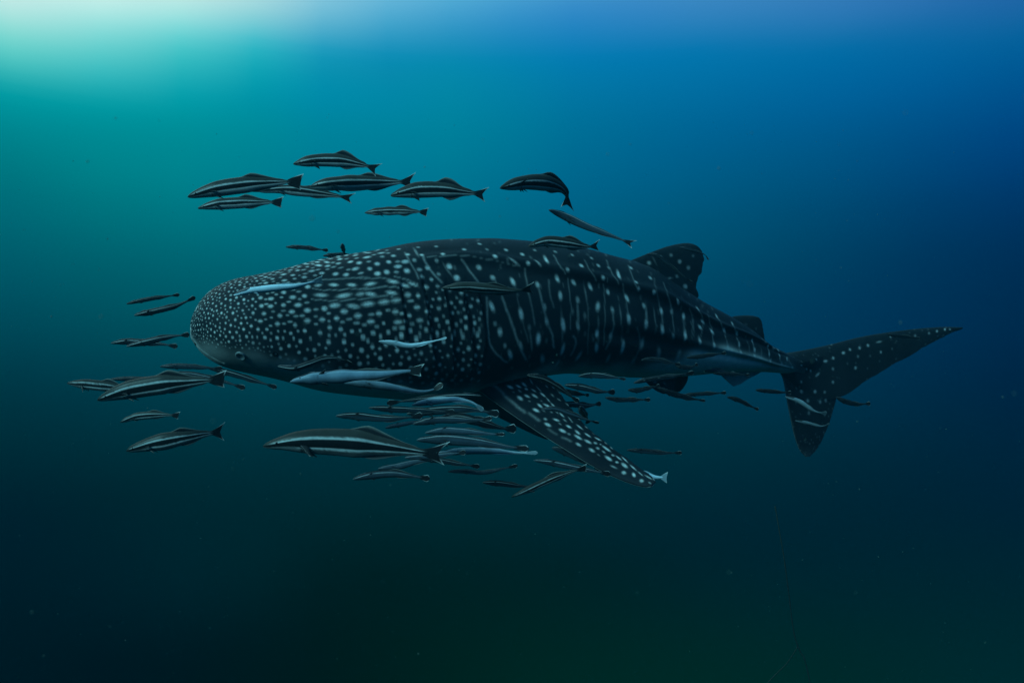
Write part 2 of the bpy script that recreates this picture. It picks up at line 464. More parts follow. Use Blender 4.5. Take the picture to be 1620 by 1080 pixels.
# symmetric index of each column on the other flank
MIR = (NT - jj) % NT
PX = proj(G)
nrm = grid_normals(G)
nrm *= np.sign((nrm * (G - cen3)).sum(-1, keepdims=True))
FRONT = ((nrm * (-G)).sum(-1) > 0.0) & (st[None, :] > 0.0)
PXF = np.where(FRONT[..., None], PX, 1e6)


class Patch:
    """a spotted surface: grid of points, which of them face the viewer, colours"""

    def __init__(self, g, front):
        self.g = g
        self.px = np.where(front[..., None], proj(g), 1e6)
        self.col = np.zeros(g.shape[:2] + (4,))
        self.col[..., 3] = 1

    def find(self, x, y):
        d = (self.px[..., 0] - x) ** 2 + (self.px[..., 1] - y) ** 2
        k = int(np.argmin(d))
        i, j = divmod(k, d.shape[1])
        return i, j, d[i, j]

    def dist(self, pts, reach):
        """distance of grid points to a line drawn over the surface; only rows in reach"""
        hits = [self.find(*p) for p in pts]
        if min(h[2] for h in hits) > 200:
            return None
        P3 = np.array([self.g[h[0], h[1]] for h in hits])
        rows = [h[0] for h in hits]
        step = 1
        lo, hi = min(rows), max(rows)
        m = reach * P3[:, 1].max() / FPX
        while lo > 0 and np.linalg.norm(self.g[lo, hits[0][1]] - self.g[min(rows), hits[0][1]]) < m * 1.6:
            lo -= step
        while hi < self.g.shape[0] - 1 and np.linalg.norm(self.g[hi, hits[0][1]] - self.g[max(rows), hits[0][1]]) < m * 1.6:
            hi += step
        sub = self.g[lo:hi + 1]
        best = np.full(sub.shape[:2], 1e9)
        sd = np.zeros(sub.shape[:2])
        segs = zip(P3[:-1], P3[1:]) if len(P3) > 1 else [(P3[0], P3[0])]
        for a, b_ in segs:
            ab = b_ - a
            l2 = max(float(ab @ ab), 1e-12)
            tt = np.clip(((sub - a) @ ab) / l2, 0, 1)
            dv = sub - (a + tt[..., None] * ab)
            dd = np.linalg.norm(dv, axis=-1)
            up = dd < best
            best = np.where(up, dd, best)
            sd = np.where(up, dv[..., 0], sd)
        return lo, hi + 1, best, sd, P3[:, 1].mean() / FPX

    def oval(self, a, b, r, inten, ch=0, soft=2.4):
        """an oval mark from a to b, r wide"""
        ha, hb = self.find(*a), self.find(*b)
        hc = self.find((a[0] + b[0]) / 2, (a[1] + b[1]) / 2)
        if hc[2] > 60:
            return
        c, ax = self.g[hc[0], hc[1]], self.g[hb[0], hb[1]] - self.g[ha[0], ha[1]]
        mpp = c[1] / FPX
        ln = np.linalg.norm(ax)
        u = ax / max(ln, 1e-9)
        A, B = ln / 2 + r * mpp, r * mpp
        lo = hi = hc[0]
        while lo > 0 and np.linalg.norm(self.g[lo, hc[1]] - c) < A * 2.2:
            lo -= 1
        while hi < self.g.shape[0] - 1 and np.linalg.norm(self.g[hi, hc[1]] - c) < A * 2.2:
            hi += 1
        dv = self.g[lo:hi + 1] - c
        al = dv @ u
        d = np.sqrt((al / A) ** 2 + np.maximum((dv * dv).sum(-1) - al * al, 0) / B ** 2)
        v = inten * np.exp(-d ** soft)
        self.col[lo:hi + 1, :, ch] = np.maximum(self.col[lo:hi + 1, :, ch], v)

    def paint(self, pts, r, inten, ch=0, soft=2.6):
        res = self.dist(pts, r * 2)
        if res is None:
            return
        lo, hi, d, sd, mpp = res
        v = inten * np.exp(-(d / (r * mpp)) ** soft)
        self.col[lo:hi, :, ch] = np.maximum(self.col[lo:hi, :, ch], v)


def dense(pts, step=5.0):
    pts = np.asarray(pts, float)
    n = max(2, int(np.abs(np.diff(pts, axis=0)).sum() / step) + 1)
    return [tuple(p) for p in catmull(pts, n)]


body = Patch(G, FRONT)

# gill slits and mouth: real grooves with a raised flap edge
GILLS = [[(634, 455), (638, 480), (642, 505), (644, 522)],
         [(668, 450), (676, 480), (681, 515), (686, 548), (688, 566)],
         [(704, 462), (711, 490), (716, 525), (719, 560), (718, 585)],
         [(735, 470), (741, 500), (747, 535), (750, 565), (745, 590)],
         [(757, 466), (764, 492), (768, 520), (769, 548), (764, 570)]]
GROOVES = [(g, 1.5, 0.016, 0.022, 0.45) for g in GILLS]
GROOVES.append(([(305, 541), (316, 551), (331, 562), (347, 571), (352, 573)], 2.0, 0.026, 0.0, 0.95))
disp = np.zeros((NS, NT))
for pts, r, depth, flap, dark in GROOVES:
    res = body.dist(dense(pts, 6), 20)
    if res is None:
        continue
    lo, hi, d, sd, mpp = res
    rr = r * mpp
    disp[lo:hi] += -depth * np.exp(-(d / rr) ** 2)
    if flap:
        fl = flap * np.exp(-(d / (10 * rr))) * (sd < 0)
        disp[lo:hi] += fl
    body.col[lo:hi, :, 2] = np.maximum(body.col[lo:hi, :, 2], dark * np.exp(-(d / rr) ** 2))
near_mask = (st > 0)[None, :]
disp = np.where(near_mask, disp, disp[:, MIR])
body.g = G = G + nrm * disp[..., None]

# pale belly below the countershading line
BELLY = [(300, 541), (340, 552), (380, 560), (450, 577), (560, 603), (640, 613), (740, 616), (800, 592), (850, 581), (920, 581), (1000, 578), (1040, 566), (1068, 556), (1104, 551), (1154, 562), (1210, 577), (1270, 592)]
yb = pchip([p[0] for p in BELLY], [p[1] for p in BELLY], xs)
ypx = PX[..., 1]
bel = 1 / (1 + np.exp(-(ypx - yb[:, None] - 3 * np.sin(xs / 9.0)[:, None]) / 4.0))
bel = np.where(ct[None, :] < -0.72, np.maximum(bel, np.clip((-ct[None, :] - 0.72) / 0.2, 0, 1)), bel)
bel = bel * np.interp(xs, [300, 380, 520], [.48, .55, 1.0])[:, None]  # chin colour toned down to offset the light it catches
body.col[..., 1] = np.where(near_mask, bel, bel[:, MIR])

# head dots: closely set on the snout, wider apart towards the gills
SP_X = [300, 330, 370, 420, 500, 580, 640, 700, 770]
SP_R = [6.8, 7.9, 9.6, 11.6, 15.0, 16.6, 16.0, 14.3, 14.3]
LOW_X = [300, 320, 340, 380, 410, 440, 500, 560, 640, 740, 780]
LOW_Y = [536, 543, 549, 552, 556, 566, 578, 588, 606, 608, 596]
HI_X = [300, 560, 600, 640, 690, 720, 780]
HI_Y = [300, 300, 396, 405, 440, 456, 470]
streak_box = (488, 638, 436, 484)
# streaks, a painted ridge highlight and spots read along the flank: (points, radius, strength)
STREAKS = [
    ([(487, 444), (520, 442), (560, 439), (585, 439)], 2.2, .55), ([(570, 440), (600, 440), (622, 442)], 2.0, .55), ([(624, 437), (642, 442), (660, 450)], 2.2, .6),
    ([(495, 457), (520, 459), (560, 457), (598, 456)], 1.7, .6), ([(560, 458), (590, 456), (618, 454), (636, 458)], 2.0, .6),
    ([(493, 473), (520, 475), (555, 474), (590, 470), (620, 468)], 1.8, .55), ([(500, 451), (506, 451)], 3, .7), ([(524, 451), (532, 451)], 3.2, .85),
    ([(552, 450), (560, 449)], 3.2, .9), ([(580, 449), (592, 448)], 3.2, .95), ([(616, 446), (626, 447)], 3.4, 1.0), ([(635, 452), (644, 453)], 3.2, .9), ([(648, 449), (658, 453)], 2.5, .7),
    ([(502, 467), (514, 467)], 3.6, .85), ([(536, 468), (552, 467)], 3.8, .9), ([(566, 466), (574, 465)], 3.4, .7), ([(581, 464), (592, 464)], 3.6, .9), ([(614, 462), (624, 462)], 3.2, .95),
    ([(525, 483), (534, 482)], 4.2, .85), ([(554, 483), (564, 483)], 4.0, .85), ([(576, 481), (588, 481)], 4.0, .85), ([(602, 478), (612, 477)], 4.0, .85), ([(621, 475), (630, 474)], 3.8, .7),
    ([(795, 472), (807, 505), (820, 542), (832, 569)], 3.2, .38), ([(830, 425), (836, 461), (845, 508)], 2.6, .24), ([(868, 442), (871, 469), (876, 485)], 2.6, .22),
    ([(851, 450), (860, 489), (873, 528), (876, 550)], 3.0, .32), ([(731, 410), (742, 428), (756, 446)], 3.0, .34), ([(668, 403), (679, 425), (698, 446)], 3.2, .42),
    ([(807, 408), (823, 419)], 2.4, .5), ([(845, 408), (859, 424)], 2.4, .45), ([(876, 404), (886, 420), (895, 432)], 2.2, .3), ([(929, 480), (931, 520), (929, 561)], 2.2, .16),
    ([(914, 475), (916, 528)], 2.6, .25), ([(907, 531), (911, 542), (904, 561)], 3, .3), ([(969, 489), (970, 522), (959, 552)], 2.8, .3), ([(1022, 483), (1023, 517)], 2.6, .28),
    ([(960, 412), (968, 432), (978, 447)], 2.4, .26), ([(925, 412), (934, 430), (944, 442)], 2.2, .24), ([(994, 420), (1003, 442), (1010, 460)], 2.2, .26), ([(985, 450), (990, 475), (995, 505)], 2.2, .2),
    ([(676, 407), (700, 405), (723, 404), (759, 407), (790, 415), (822, 421)], 1.3, .22), ([(770, 472), (772, 520), (776, 546), (786, 561), (802, 573)], 2.8, .36),  # first entry paints a highlight along the upper ridge
    ([(1104, 488), (1112, 508), (1107, 540)], 1.8, .26), ([(1120, 492), (1126, 522), (1130, 546)], 1.8, .28), ([(1134, 500), (1145, 521), (1152, 549)], 1.7, .36), ([(1159, 512), (1165, 527), (1171, 556)], 1.7, .36),
    ([(1176, 522), (1184, 545), (1186, 562)], 1.7, .2), ([(1190, 539), (1194, 562)], 1.7, .32), ([(1203, 548), (1206, 570)], 1.6, .18), ([(1215, 547), (1218, 573)], 1.7, .32), ([(1231, 554), (1236, 576)], 1.7, .32),
    ([(1245, 565), (1252, 578), (1258, 588)], 1.8, .36), ([(1050, 447), (1058, 470), (1064, 493), (1066, 532)], 2.2, .27), ([(1082, 505), (1084, 530)], 2.4, .2), ([(1046, 491), (1048, 520)], 2.2, .2),
    ([(1035, 440), (1040, 470), (1046, 491)], 2.2, .2), ([(1090, 480), (1096, 505), (1098, 530)], 2.0, .2), ([(946, 490), (945, 560)], 2.2, .18), ([(888, 470), (891, 550)], 2.2, .16),
    ([(815, 450), (824, 494), (836, 540)], 2.2, .14), ([(985, 520), (984, 560)], 2.6, .24), ([(1009, 520), (1012, 545), (1006, 566)], 2.6, .22), ([(700, 415), (716, 440)], 2.2, .2),
    ([(782, 440), (795, 470), (800, 490)], 2.0, .3), ([(898, 440), (903, 480), (903, 520)], 2.0, .22), ([(925, 450), (930, 480)], 2.0, .22), ([(955, 450), (957, 500), (955, 545)], 2.0, .2), ([(980, 470), (982, 520)], 2.0, .22), ([(1034, 480), (1036, 530)], 2.0, .22), ([(838, 520), (842, 560)], 2.2, .2), ([(1096, 500), (1095, 535)], 1.8, .2), ([(750, 455), (756, 466)], 2, .2), ([(640, 400), (654, 424), (662, 440)], 2.6, .32), ([(655, 392), (662, 404)], 2.4, .3), ([(309, 541), (314, 548)], 2.8, .6)]
SPOTS = [(667, 403, 3.6, .85), (701, 401, 3.6, .85), (734, 394, 3.6, .8), (759, 386, 3.4, .75), (644, 428, 5, 1), (676, 423, 4.4, .9), (711, 422, 5, .95), (722, 439, 5.2, 1), (758, 424, 4.6, .7), (779, 438, 4.4, .8), (784, 405, 4, 1), (801, 395, 3.4, .7), (826, 403, 3.6, .8), (836, 417, 3.6, .85), (898, 426, 3.3, .8), (920, 421, 3.8, .9), (947, 420, 3.4, .75), (954, 439, 3.6, .85), (998, 424, 3.4, .7), (1006, 445, 3, .85), (1011, 457, 3, .85), (1027, 416, 3.4, .5), (1028, 439, 3.4, .75), (1035, 462, 3.4, .95),
         (644, 403, 4, .9), (622, 405, 4, .9), (604, 406, 3.8, .6), (597, 418, 4.6, .9), (568, 415, 4.6, .95), (562, 404, 4.4, .8), (585, 425, 4, .8), (612, 430, 4.6, .9), (661, 391, 3.2, .6), (690, 390, 3.2, .6), (630, 394, 3.4, .7), (612, 396, 3.2, .5), (655, 412, 3.6, .6), (690, 412, 3.4, .5), (668, 437, 3.8, .5), (694, 434, 3.4, .5), (771, 394, 3, .4), (846, 395, 3, .45), (878, 398, 3, .5), (905, 404, 3, .5), (935, 408, 3, .5), (963, 424, 3.2, .45)]
# taller than wide: (x, y, half length, radius, strength, lean)
TALL = [(812, 445, 3, 4, 1, .2), (850, 449, 2, 4, .75, .2), (864, 410, 3.5, 3.2, .95, .45), (882, 440, 2, 3.6, .95, .4), (908, 447, 1.5, 3.4, .85, .3), (934, 453, 2, 3.4, .95, .4), (962, 462, 1.5, 3.3, .85, .3), (978, 434, 5, 3.2, 1, .3), (991, 471, 2.5, 3.5, 1, .3), (1018, 483, 2, 3.3, .85, .2), (1046, 491, 2.5, 3.4, 1, .2), (778, 486, 3.5, 4, .95, .35), (825, 496, 3, 4.2, 1, .3), (861, 487, 3, 4, .5, .1), (887, 467, 3, 3.8, .95, .1), (914, 475, 2, 3.8, .55, 0), (945, 486, 3.5, 4, .85, 0), (969, 489, 2.5, 3.6, .5, 0), (995, 505, 4, 4, .9, 0), (1022, 511, 4, 3.8, .75, 0), (791, 525, 4, 4.2, .85, .15), (852, 536, 5, 4.6, 1, 0), (865, 509, 3, 3.6, .55, .3), (890, 512, 4, 4.2, 1, .1), (915, 514, 4, 3.4, .6, 0), (944, 528, 4, 3.6, 1, 0), (944, 550, 5, 3.6, .8, 0), (891, 553, 6, 3.6, .6, -.3), (985, 549, 9, 3.4, .8, -.15), (966, 530, 4, 3.2, .4, -.3), (807, 561, 4, 4, .7, .35), (824, 548, 4, 3.6, .45, .2), (858, 569, 4, 4.4, .45, 0), (915, 564, 5, 3.8, .5, -.5), (882, 575, 3, 3.6, .4, -.8), (962, 567, 4, 3.6, .4, -.6), (1015, 544, 6, 4, .4, -.2), (1001, 571, 4, 3.6, .35, -.5), (1042, 558, 5, 4.6, .3, 0), (1074, 562, 5, 4.6, .3, -.3), (1048, 521, 4.5, 3.8, 1, 0), (1063, 493, 2, 2.8, .5, .1), (1066, 532, 3, 3, .45, 0), (1072, 476, 2.5, 2.4, .8, .5), (1081, 501, 3, 3, .9, .1), (1084, 531, 5.5, 3.4, .9, 0), (1104, 488, 2, 2.8, .85, .3), (1112, 508, 1.5, 2.8, .8, .2), (1107, 518, 2, 3, .9, .4), (1107, 540, 5, 3.2, .8, 0), (1127, 524, 2, 3, .9, .4), (1130, 546, 4.5, 3, .8, 0), (1134, 500, 1.5, 2.4, .85, .5), (1145, 521, 1.5, 2.6, .85, .2), (1152, 549, 3, 2.8, .6, .1), (1159, 512, 1.2, 2.4, .9, .3), (1165, 527, 2, 2.4, .9, .3), (1170, 544, 2, 2.6, .85, .1), (1172, 558, 3.5, 2.8, .85, 0), (1190, 539, 1.5, 2.3, .9, .3), (1194, 553, 2, 2.2, .85, 0), (1194, 562, 2, 2.4, .8, 0), (1215, 547, 1, 2.1, .9, .3), (1217, 560, 1.5, 2.2, .85, 0), (1218, 571, 2, 2.4, .8, 0), (1231, 554, 1, 2, .9, 0), (1233, 562, 1, 2, .8, 0), (1236, 574, 1.5, 2.1, .75, 0), (1245, 568, 1, 2, .85, .3), (1253, 581, 1.2, 1.9, .8, .5), (783, 512, 2, 3.4, .35, .2), (799, 548, 2, 3.2, .35, .2), (838, 520, 2, 3.2, .25, 0), (926, 500, 2, 3, .25, 0), (905, 492, 2, 3, .2, 0)]
fi, fj = np.nonzero(FRONT)
fx, fy = PX[fi, fj, 0], PX[fi, fj, 1]
okm = (fx < 762) & (fy < np.interp(fx, LOW_X, LOW_Y)) & (fy > np.interp(fx, HI_X, HI_Y))
okm &= ~((fx > streak_box[0]) & (fx < streak_box[1]) & (fy > streak_box[2]) & (fy < streak_box[3]))
okm &= ((fx - 380) ** 2 + (fy - 563) ** 2) > 13 ** 2
fi, fj, fx, fy = fi[okm], fj[okm], fx[okm], fy[okm]
area = np.linalg.norm(np.gradient(G, axis=0), axis=-1) * np.linalg.norm((np.roll(G, -1, 1) - np.roll(G, 1, 1)) / 2, axis=-1)
wgt = area[fi, fj] / np.interp(fx, SP_X, SP_R) ** 2
cand = rng.choice(len(fi), size=22000, replace=True, p=wgt / wgt.sum())
dots = []
acc = []
for mx_, my_ in [(p[0], p[1]) for p in SPOTS] + [((p[0][0][0] + p[0][-1][0]) / 2, (p[0][0][1] + p[0][-1][1]) / 2) for p in STREAKS if len(p[0]) == 2] + [(p[0], p[1]) for p in TALL]:
    h3 = body.find(mx_, my_)
    acc.append([*G[h3[0], h3[1]], 13 * 6.6 / FPX])
for p in STREAKS:
    if len(p[0]) > 2 and p[0][0][0] < 790:
        for q3 in dense(p[0], 6):
            h3 = body.find(*q3)
            acc.append([*G[h3[0], h3[1]], 7 * 6.6 / FPX])
acc = np.array(acc)
NSEED = len(acc)
for phase, (mul_s, mul_r, inten) in enumerate([(1.0, 0.20, 1.0), (0.64, 0.14, 0.62)]):
    for k in cand[:14000] if phase == 0 else cand[14000:]:
        p = G[fi[k], fj[k]]
        S = np.interp(fx[k], SP_X, SP_R)
        if fy[k] > 545 and 345 < fx[k] < 430:
            S *= 0.72
        Sm = S * p[1] / FPX * mul_s
        if len(acc) and (np.linalg.norm(acc[:, :3] - p, axis=1) < np.where(np.arange(len(acc)) < NSEED, acc[:, 3], np.maximum(Sm, acc[:, 3] * mul_s))).any():
            continue
        acc = np.vstack([acc, [*p, S * p[1] / FPX]])
        dots.append((fx[k], fy[k], S, S * mul_r, inten))
for x, y, S, r, inten in dots:
    low = np.interp(x, LOW_X, LOW_Y) - y
    inten *= min(1.0, 0.45 + max(low, 0) / 40) * random.uniform(0.72, 1.08)
    if x > 660:
        inten *= 0.8
    e = 0.0
    if 410 < x < 680 and y < 520:
        e = S * random.uniform(0.02, 0.16)
    sl = -0.18 if x < 480 else 0.02
    r *= random.uniform(0.9, 1.1)
    if e:
        body.oval((x - e, y - e * sl), (x + e, y + e * sl), r * 1.05, inten, soft=3.4)
    else:
        body.paint([(x, y)], r, inten, soft=3.4)

for pts, r, inten in STREAKS:
    if len(pts) == 2 and pts[1][0] - pts[0][0] < 18:
        body.oval(pts[0], pts[1], r * .85, inten, soft=3.0)
    else:
        hd = 480 < pts[0][0] < 640 and pts[0][1] < 480
        body.paint(dense(pts, 9), r * (.66 if hd else .62), inten * (.42 if hd else .72), soft=2.2)
for x, y, r, inten in SPOTS:
    body.paint([(x, y)], r * .9, inten, soft=3.2)
for x, y, hl, r, inten, lean in TALL:
    body.oval((x - lean * hl, y - hl), (x + lean * hl, y + hl), r * .86, inten, soft=3.0)
# fine faint flecks between the bold marks
fi, fj = np.nonzero(FRONT & (PX[..., 0] > 690) & (PX[..., 0] < 1230) & (bel < 0.3))
for k in rng.choice(len(fi), 120):
    x, y = PX[fi[k], fj[k]]
    body.paint([(x, y - 1.5), (x + .4, y + 1.5)], random.uniform(1.2, 2.2), random.uniform(.04, .12))
# the back, out of sight from here, carries the same kind of dots
bi, bj = np.nonzero((~FRONT) & (st[None, :] >= 0) & (ct[None, :] > 0.5))
acc = np.zeros((0, 3))
for k in rng.choice(len(bi), 900):
    p = G[bi[k], bj[k]]
    if len(acc) and (np.linalg.norm(acc - p, axis=1) < 0.13).any():
        continue
    acc = np.vstack([acc, p])
    lo, hi = max(0, bi[k] - 30), min(NS, bi[k] + 30)
    d = np.linalg.norm(G[lo:hi] - p, axis=-1)
    body.col[lo:hi, :, 0] = np.maximum(body.col[lo:hi, :, 0], 0.8 * np.exp(-(d / 0.028) ** 2.6))
for ch in (0, 2):
    body.col[..., ch] = np.where(near_mask, body.col[..., ch], body.col[:, MIR, ch])
body.col[..., 0] *= (1 - 0.75 * np.clip(body.col[..., 1], 0, 1))

shark = MeshParts()
shark.add(body.g, body.col)


def foil(c):
    return 5 * (0.2969 * np.sqrt(c) - 0.126 * c - 0.3516 * c ** 2 + 0.2843 * c ** 3 - 0.1015 * c ** 4) + 0.010


def fin(lead, trail, ns, nc, t_root, t_tip, flare=2.5, jag=0.0):
    """a fin between a leading and a trailing edge (3D points in step), near side first"""
    le, tr = catmull(lead, ns), catmull(trail, ns)
    if jag:
        w = np.sin(np.linspace(0, 40, ns)) * 0.5 + rng.normal(0, 0.5, ns)
        w = np.convolve(np.pad(w, 2, mode='edge'), np.ones(5) / 5, 'valid')
        tr = tr + unit(tr - le) * (w * jag)[:, None]
    c = (1 - np.cos(np.linspace(0, math.pi, nc))) / 2
    mid = le[:, None, :] * (1 - c)[None, :, None] + tr[:, None, :] * c[None, :, None]
    nr = unit(np.cross(np.gradient(mid, axis=0), np.gradient(mid, axis=1)))
    # orient the near face to the camera
    s = np.sign((nr * (-mid)).sum(-1).mean())
    nr = nr * s
    chord = np.linalg.norm(tr - le, axis=1)
    u = np.linspace(0, 1, ns)
    tk = (t_root * (1 - u) + t_tip * u) * (1 + flare * np.exp(-(u / 0.10) ** 2))
    tk = np.minimum(tk, chord * 0.35 + 0.002)
    off = (tk[:, None] * foil(c)[None, :])[..., None] * nr
    g = np.concatenate([mid + off, (mid - off)[:, ::-1]], axis=1)
    fr = np.zeros(g.shape[:2], bool)
    fr[:, :nc] = True
    p = Patch(g, fr)
    return p


def mid_fin(pairs, nsd, ncd, tr_, tt_, dl=None, jag=0.0, shift=0.0):
    lead = [at(x, y, float(dc(x)) + shift) for (x, y), _ in pairs]
    trail = [at(x, y, float(dc(x)) + shift) for _, (x, y) in pairs]
    return fin(lead, trail, nsd, ncd, tr_, tt_, jag=jag)


def spots_on(p, lst, mirror=True):
    for s in lst:
        if len(s) == 4:
            p.paint([(s[0], s[1])], s[2] * .9, s[3], soft=3.2)
        else:
            p.oval((s[0], s[1]), (s[4], s[5]), s[2] * .74, s[3], soft=3.2)
    if mirror:
        p.col[..., 0] = np.maximum(p.col[..., 0], p.col[:, ::-1, 0])


# first dorsal
dorsal = mid_fin([((955, 428), (1085, 486)), ((1000, 411), (1104, 469)), ((1030, 399), (1101, 450)), ((1055, 390), (1109, 430)), ((1078, 385), (1113, 410)), ((1092, 385), (1110, 397)), ((1102, 389), (1107, 393))], 120, 60, 0.10, 0.03, jag=0.012)
spots_on(dorsal, [(1027, 416, 3.4, .45), (1075, 414, 3.6, .45), (1062, 404, 3, .3), (1089, 424, 3.6, .4), (1084, 453, 4, .45), (1072, 437, 3, .3), (1057, 441, 2.2, .25, 1063, 440), (1067, 461, 3, .3), (1028, 439, 3.4, .7), (1048, 446, 1.8, .3, 1057, 472), (1045, 405, 2.4, .2), (1096, 405, 2.6, .2), (1040, 425, 1.6, .14, 1046, 462), (1032, 405, 1.4, .12, 1040, 420)])
dorsal.col[..., 0] = np.minimum(dorsal.col[..., 0] * 1.35, 1)
dorsal.col[..., 1] = .04 * np.linspace(0, 1, 120)[:, None]
shark.add(dorsal.g, dorsal.col)
# second dorsal
d2 = mid_fin([((1138, 516), (1214, 556)), ((1156, 502), (1210, 538)), ((1172, 499), (1207, 520)), ((1188, 499), (1205, 509)), ((1198, 501), (1203, 505))], 60, 30, 0.06, 0.02, jag=0.012)
spots_on(d2, [(1180, 512, 2.4, .12), (1195, 520, 2.4, .1)])
d2.col[..., 1] = .05 * np.linspace(0, 1, 60)[:, None]
shark.add(d2.g, d2.col)
# tail: upper and lower lobe
up = mid_fin([((1222, 560), (1236, 592)), ((1258, 556), (1284, 630)), ((1308, 546), (1331, 627)), ((1370, 531), (1384, 593)), ((1440, 521), (1440, 562)), ((1490, 517), (1488, 535)), ((1522, 517.5), (1523, 519))], 200, 70, 0.09, 0.02, jag=0.012)
TAILSPOTS = [(1267, 579, 2.2, .9), (1276, 584, 2, .9), (1282, 586, 2, .9), (1291, 594, 2, .6, 1296, 590), (1291, 569, 2.2, .5), (1304, 572, 2.4, .7, 1307, 570), (1319, 566, 2.4, .75), (1333, 559, 2.6, .8, 1335, 558), (1344, 553, 2.3, .8), (1359, 550, 2.5, .85), (1373, 546, 2.5, .75), (1388, 541, 1.8, .45, 1394, 540), (1393, 557, 2.3, .6), (1354, 582, 2.6, .7), (1317, 584, 2.4, .5), (1318, 604, 2.5, .6), (1409, 533, 2.3, .4), (1448, 531, 2.5, .4), (1470, 527, 2.2, .5), (1483, 524, 2.3, .7), (1495, 521, 2.2, .75), (1503, 521, 1.6, .6), (1358, 563, 2.4, .35), (1267, 619, 3, .35), (1290, 619, 3, .6), (1305, 620, 2.5, .4), (1279, 633, 3, .5), (1297, 635, 2.8, .4), (1306, 634, 2.4, .4), (1268, 604, 2.4, .35), (1279, 654, 3, .25), (1315, 545, 2, .15), (1412, 551, 2, .2), (1340, 575, 2, .15), (1377, 562, 2, .15)]
spots_on(up, TAILSPOTS)
low = mid_fin([((1226, 580), (1310, 560)), ((1238, 598), (1324, 612)), ((1246, 640), (1317, 652)), ((1255, 683), (1304, 688)), ((1264, 710), (1292, 710)), ((1274, 722), (1281, 722))], 120, 60, 0.07, 0.018, shift=0.02, jag=0.006)
spots_on(low, TAILSPOTS)
for P_ in (up, low):
    for _ in range(55):
        i, j = int(rng.integers(20, P_.g.shape[0] - 8)), int(rng.integers(6, P_.g.shape[1] // 2 - 4))
        x, y = proj(P_.g[i, j])
        P_.paint([(x, y)], random.uniform(1.0, 1.6), random.uniform(.05, .16), soft=3)
    P_.col[..., 0] = np.minimum(np.maximum(P_.col[..., 0], P_.col[:, ::-1, 0]) * 1.35, 1)
up.col[..., 1] = .03  # tail skin greyed, partly to paint in distance haze
cc = np.linspace(0, 1, 60)
edge = np.clip(np.concatenate([1 - cc * 9, (1 - cc * 9)[::-1]]), 0, 1)[None, :] * np.ones((120, 1))
tipf = np.clip((np.linspace(0, 1, 120) - 0.72) / 0.28, 0, 1)[:, None] * 0.35
low.col[..., 1] = np.clip(.03 + edge * 0.25 + tipf * .3, 0, 1)
shark.add(up.g, up.col)
shark.add(low.g, low.col)
# pelvic, anal
pel = fin([at(1008, 588, 7.86), at(1020, 602, 7.82), at(1034, 615, 7.78), at(1047, 622, 7.75)], [at(1070, 580, 7.95), at(1068, 600, 7.9), at(1067, 614, 7.85), at(1064, 622, 7.8)], 50, 30, 0.06, 0.015)
spots_on(pel, [(1036, 603, 3, .4), (1052, 606, 2.5, .25)])
shark.add(pel.g, pel.col)
pel2 = fin([at(1028, 590, 8.3), at(1040, 604, 8.4), at(1052, 615, 8.5), at(1062, 621, 8.55)], [at(1090, 580, 8.3), at(1088, 600, 8.4), at(1082, 612, 8.5), at(1076, 619, 8.55)], 40, 24, 0.06, 0.015)
shark.add(pel2.g, pel2.col)
anal = mid_fin([((1130, 580), (1214, 582)), ((1142, 595), (1198, 592)), ((1153, 605), (1184, 599)), ((1160, 611), (1172, 607))], 50, 30, 0.05, 0.015)
anal.col[..., 1] = 0.55
shark.add(anal.g, anal.col)
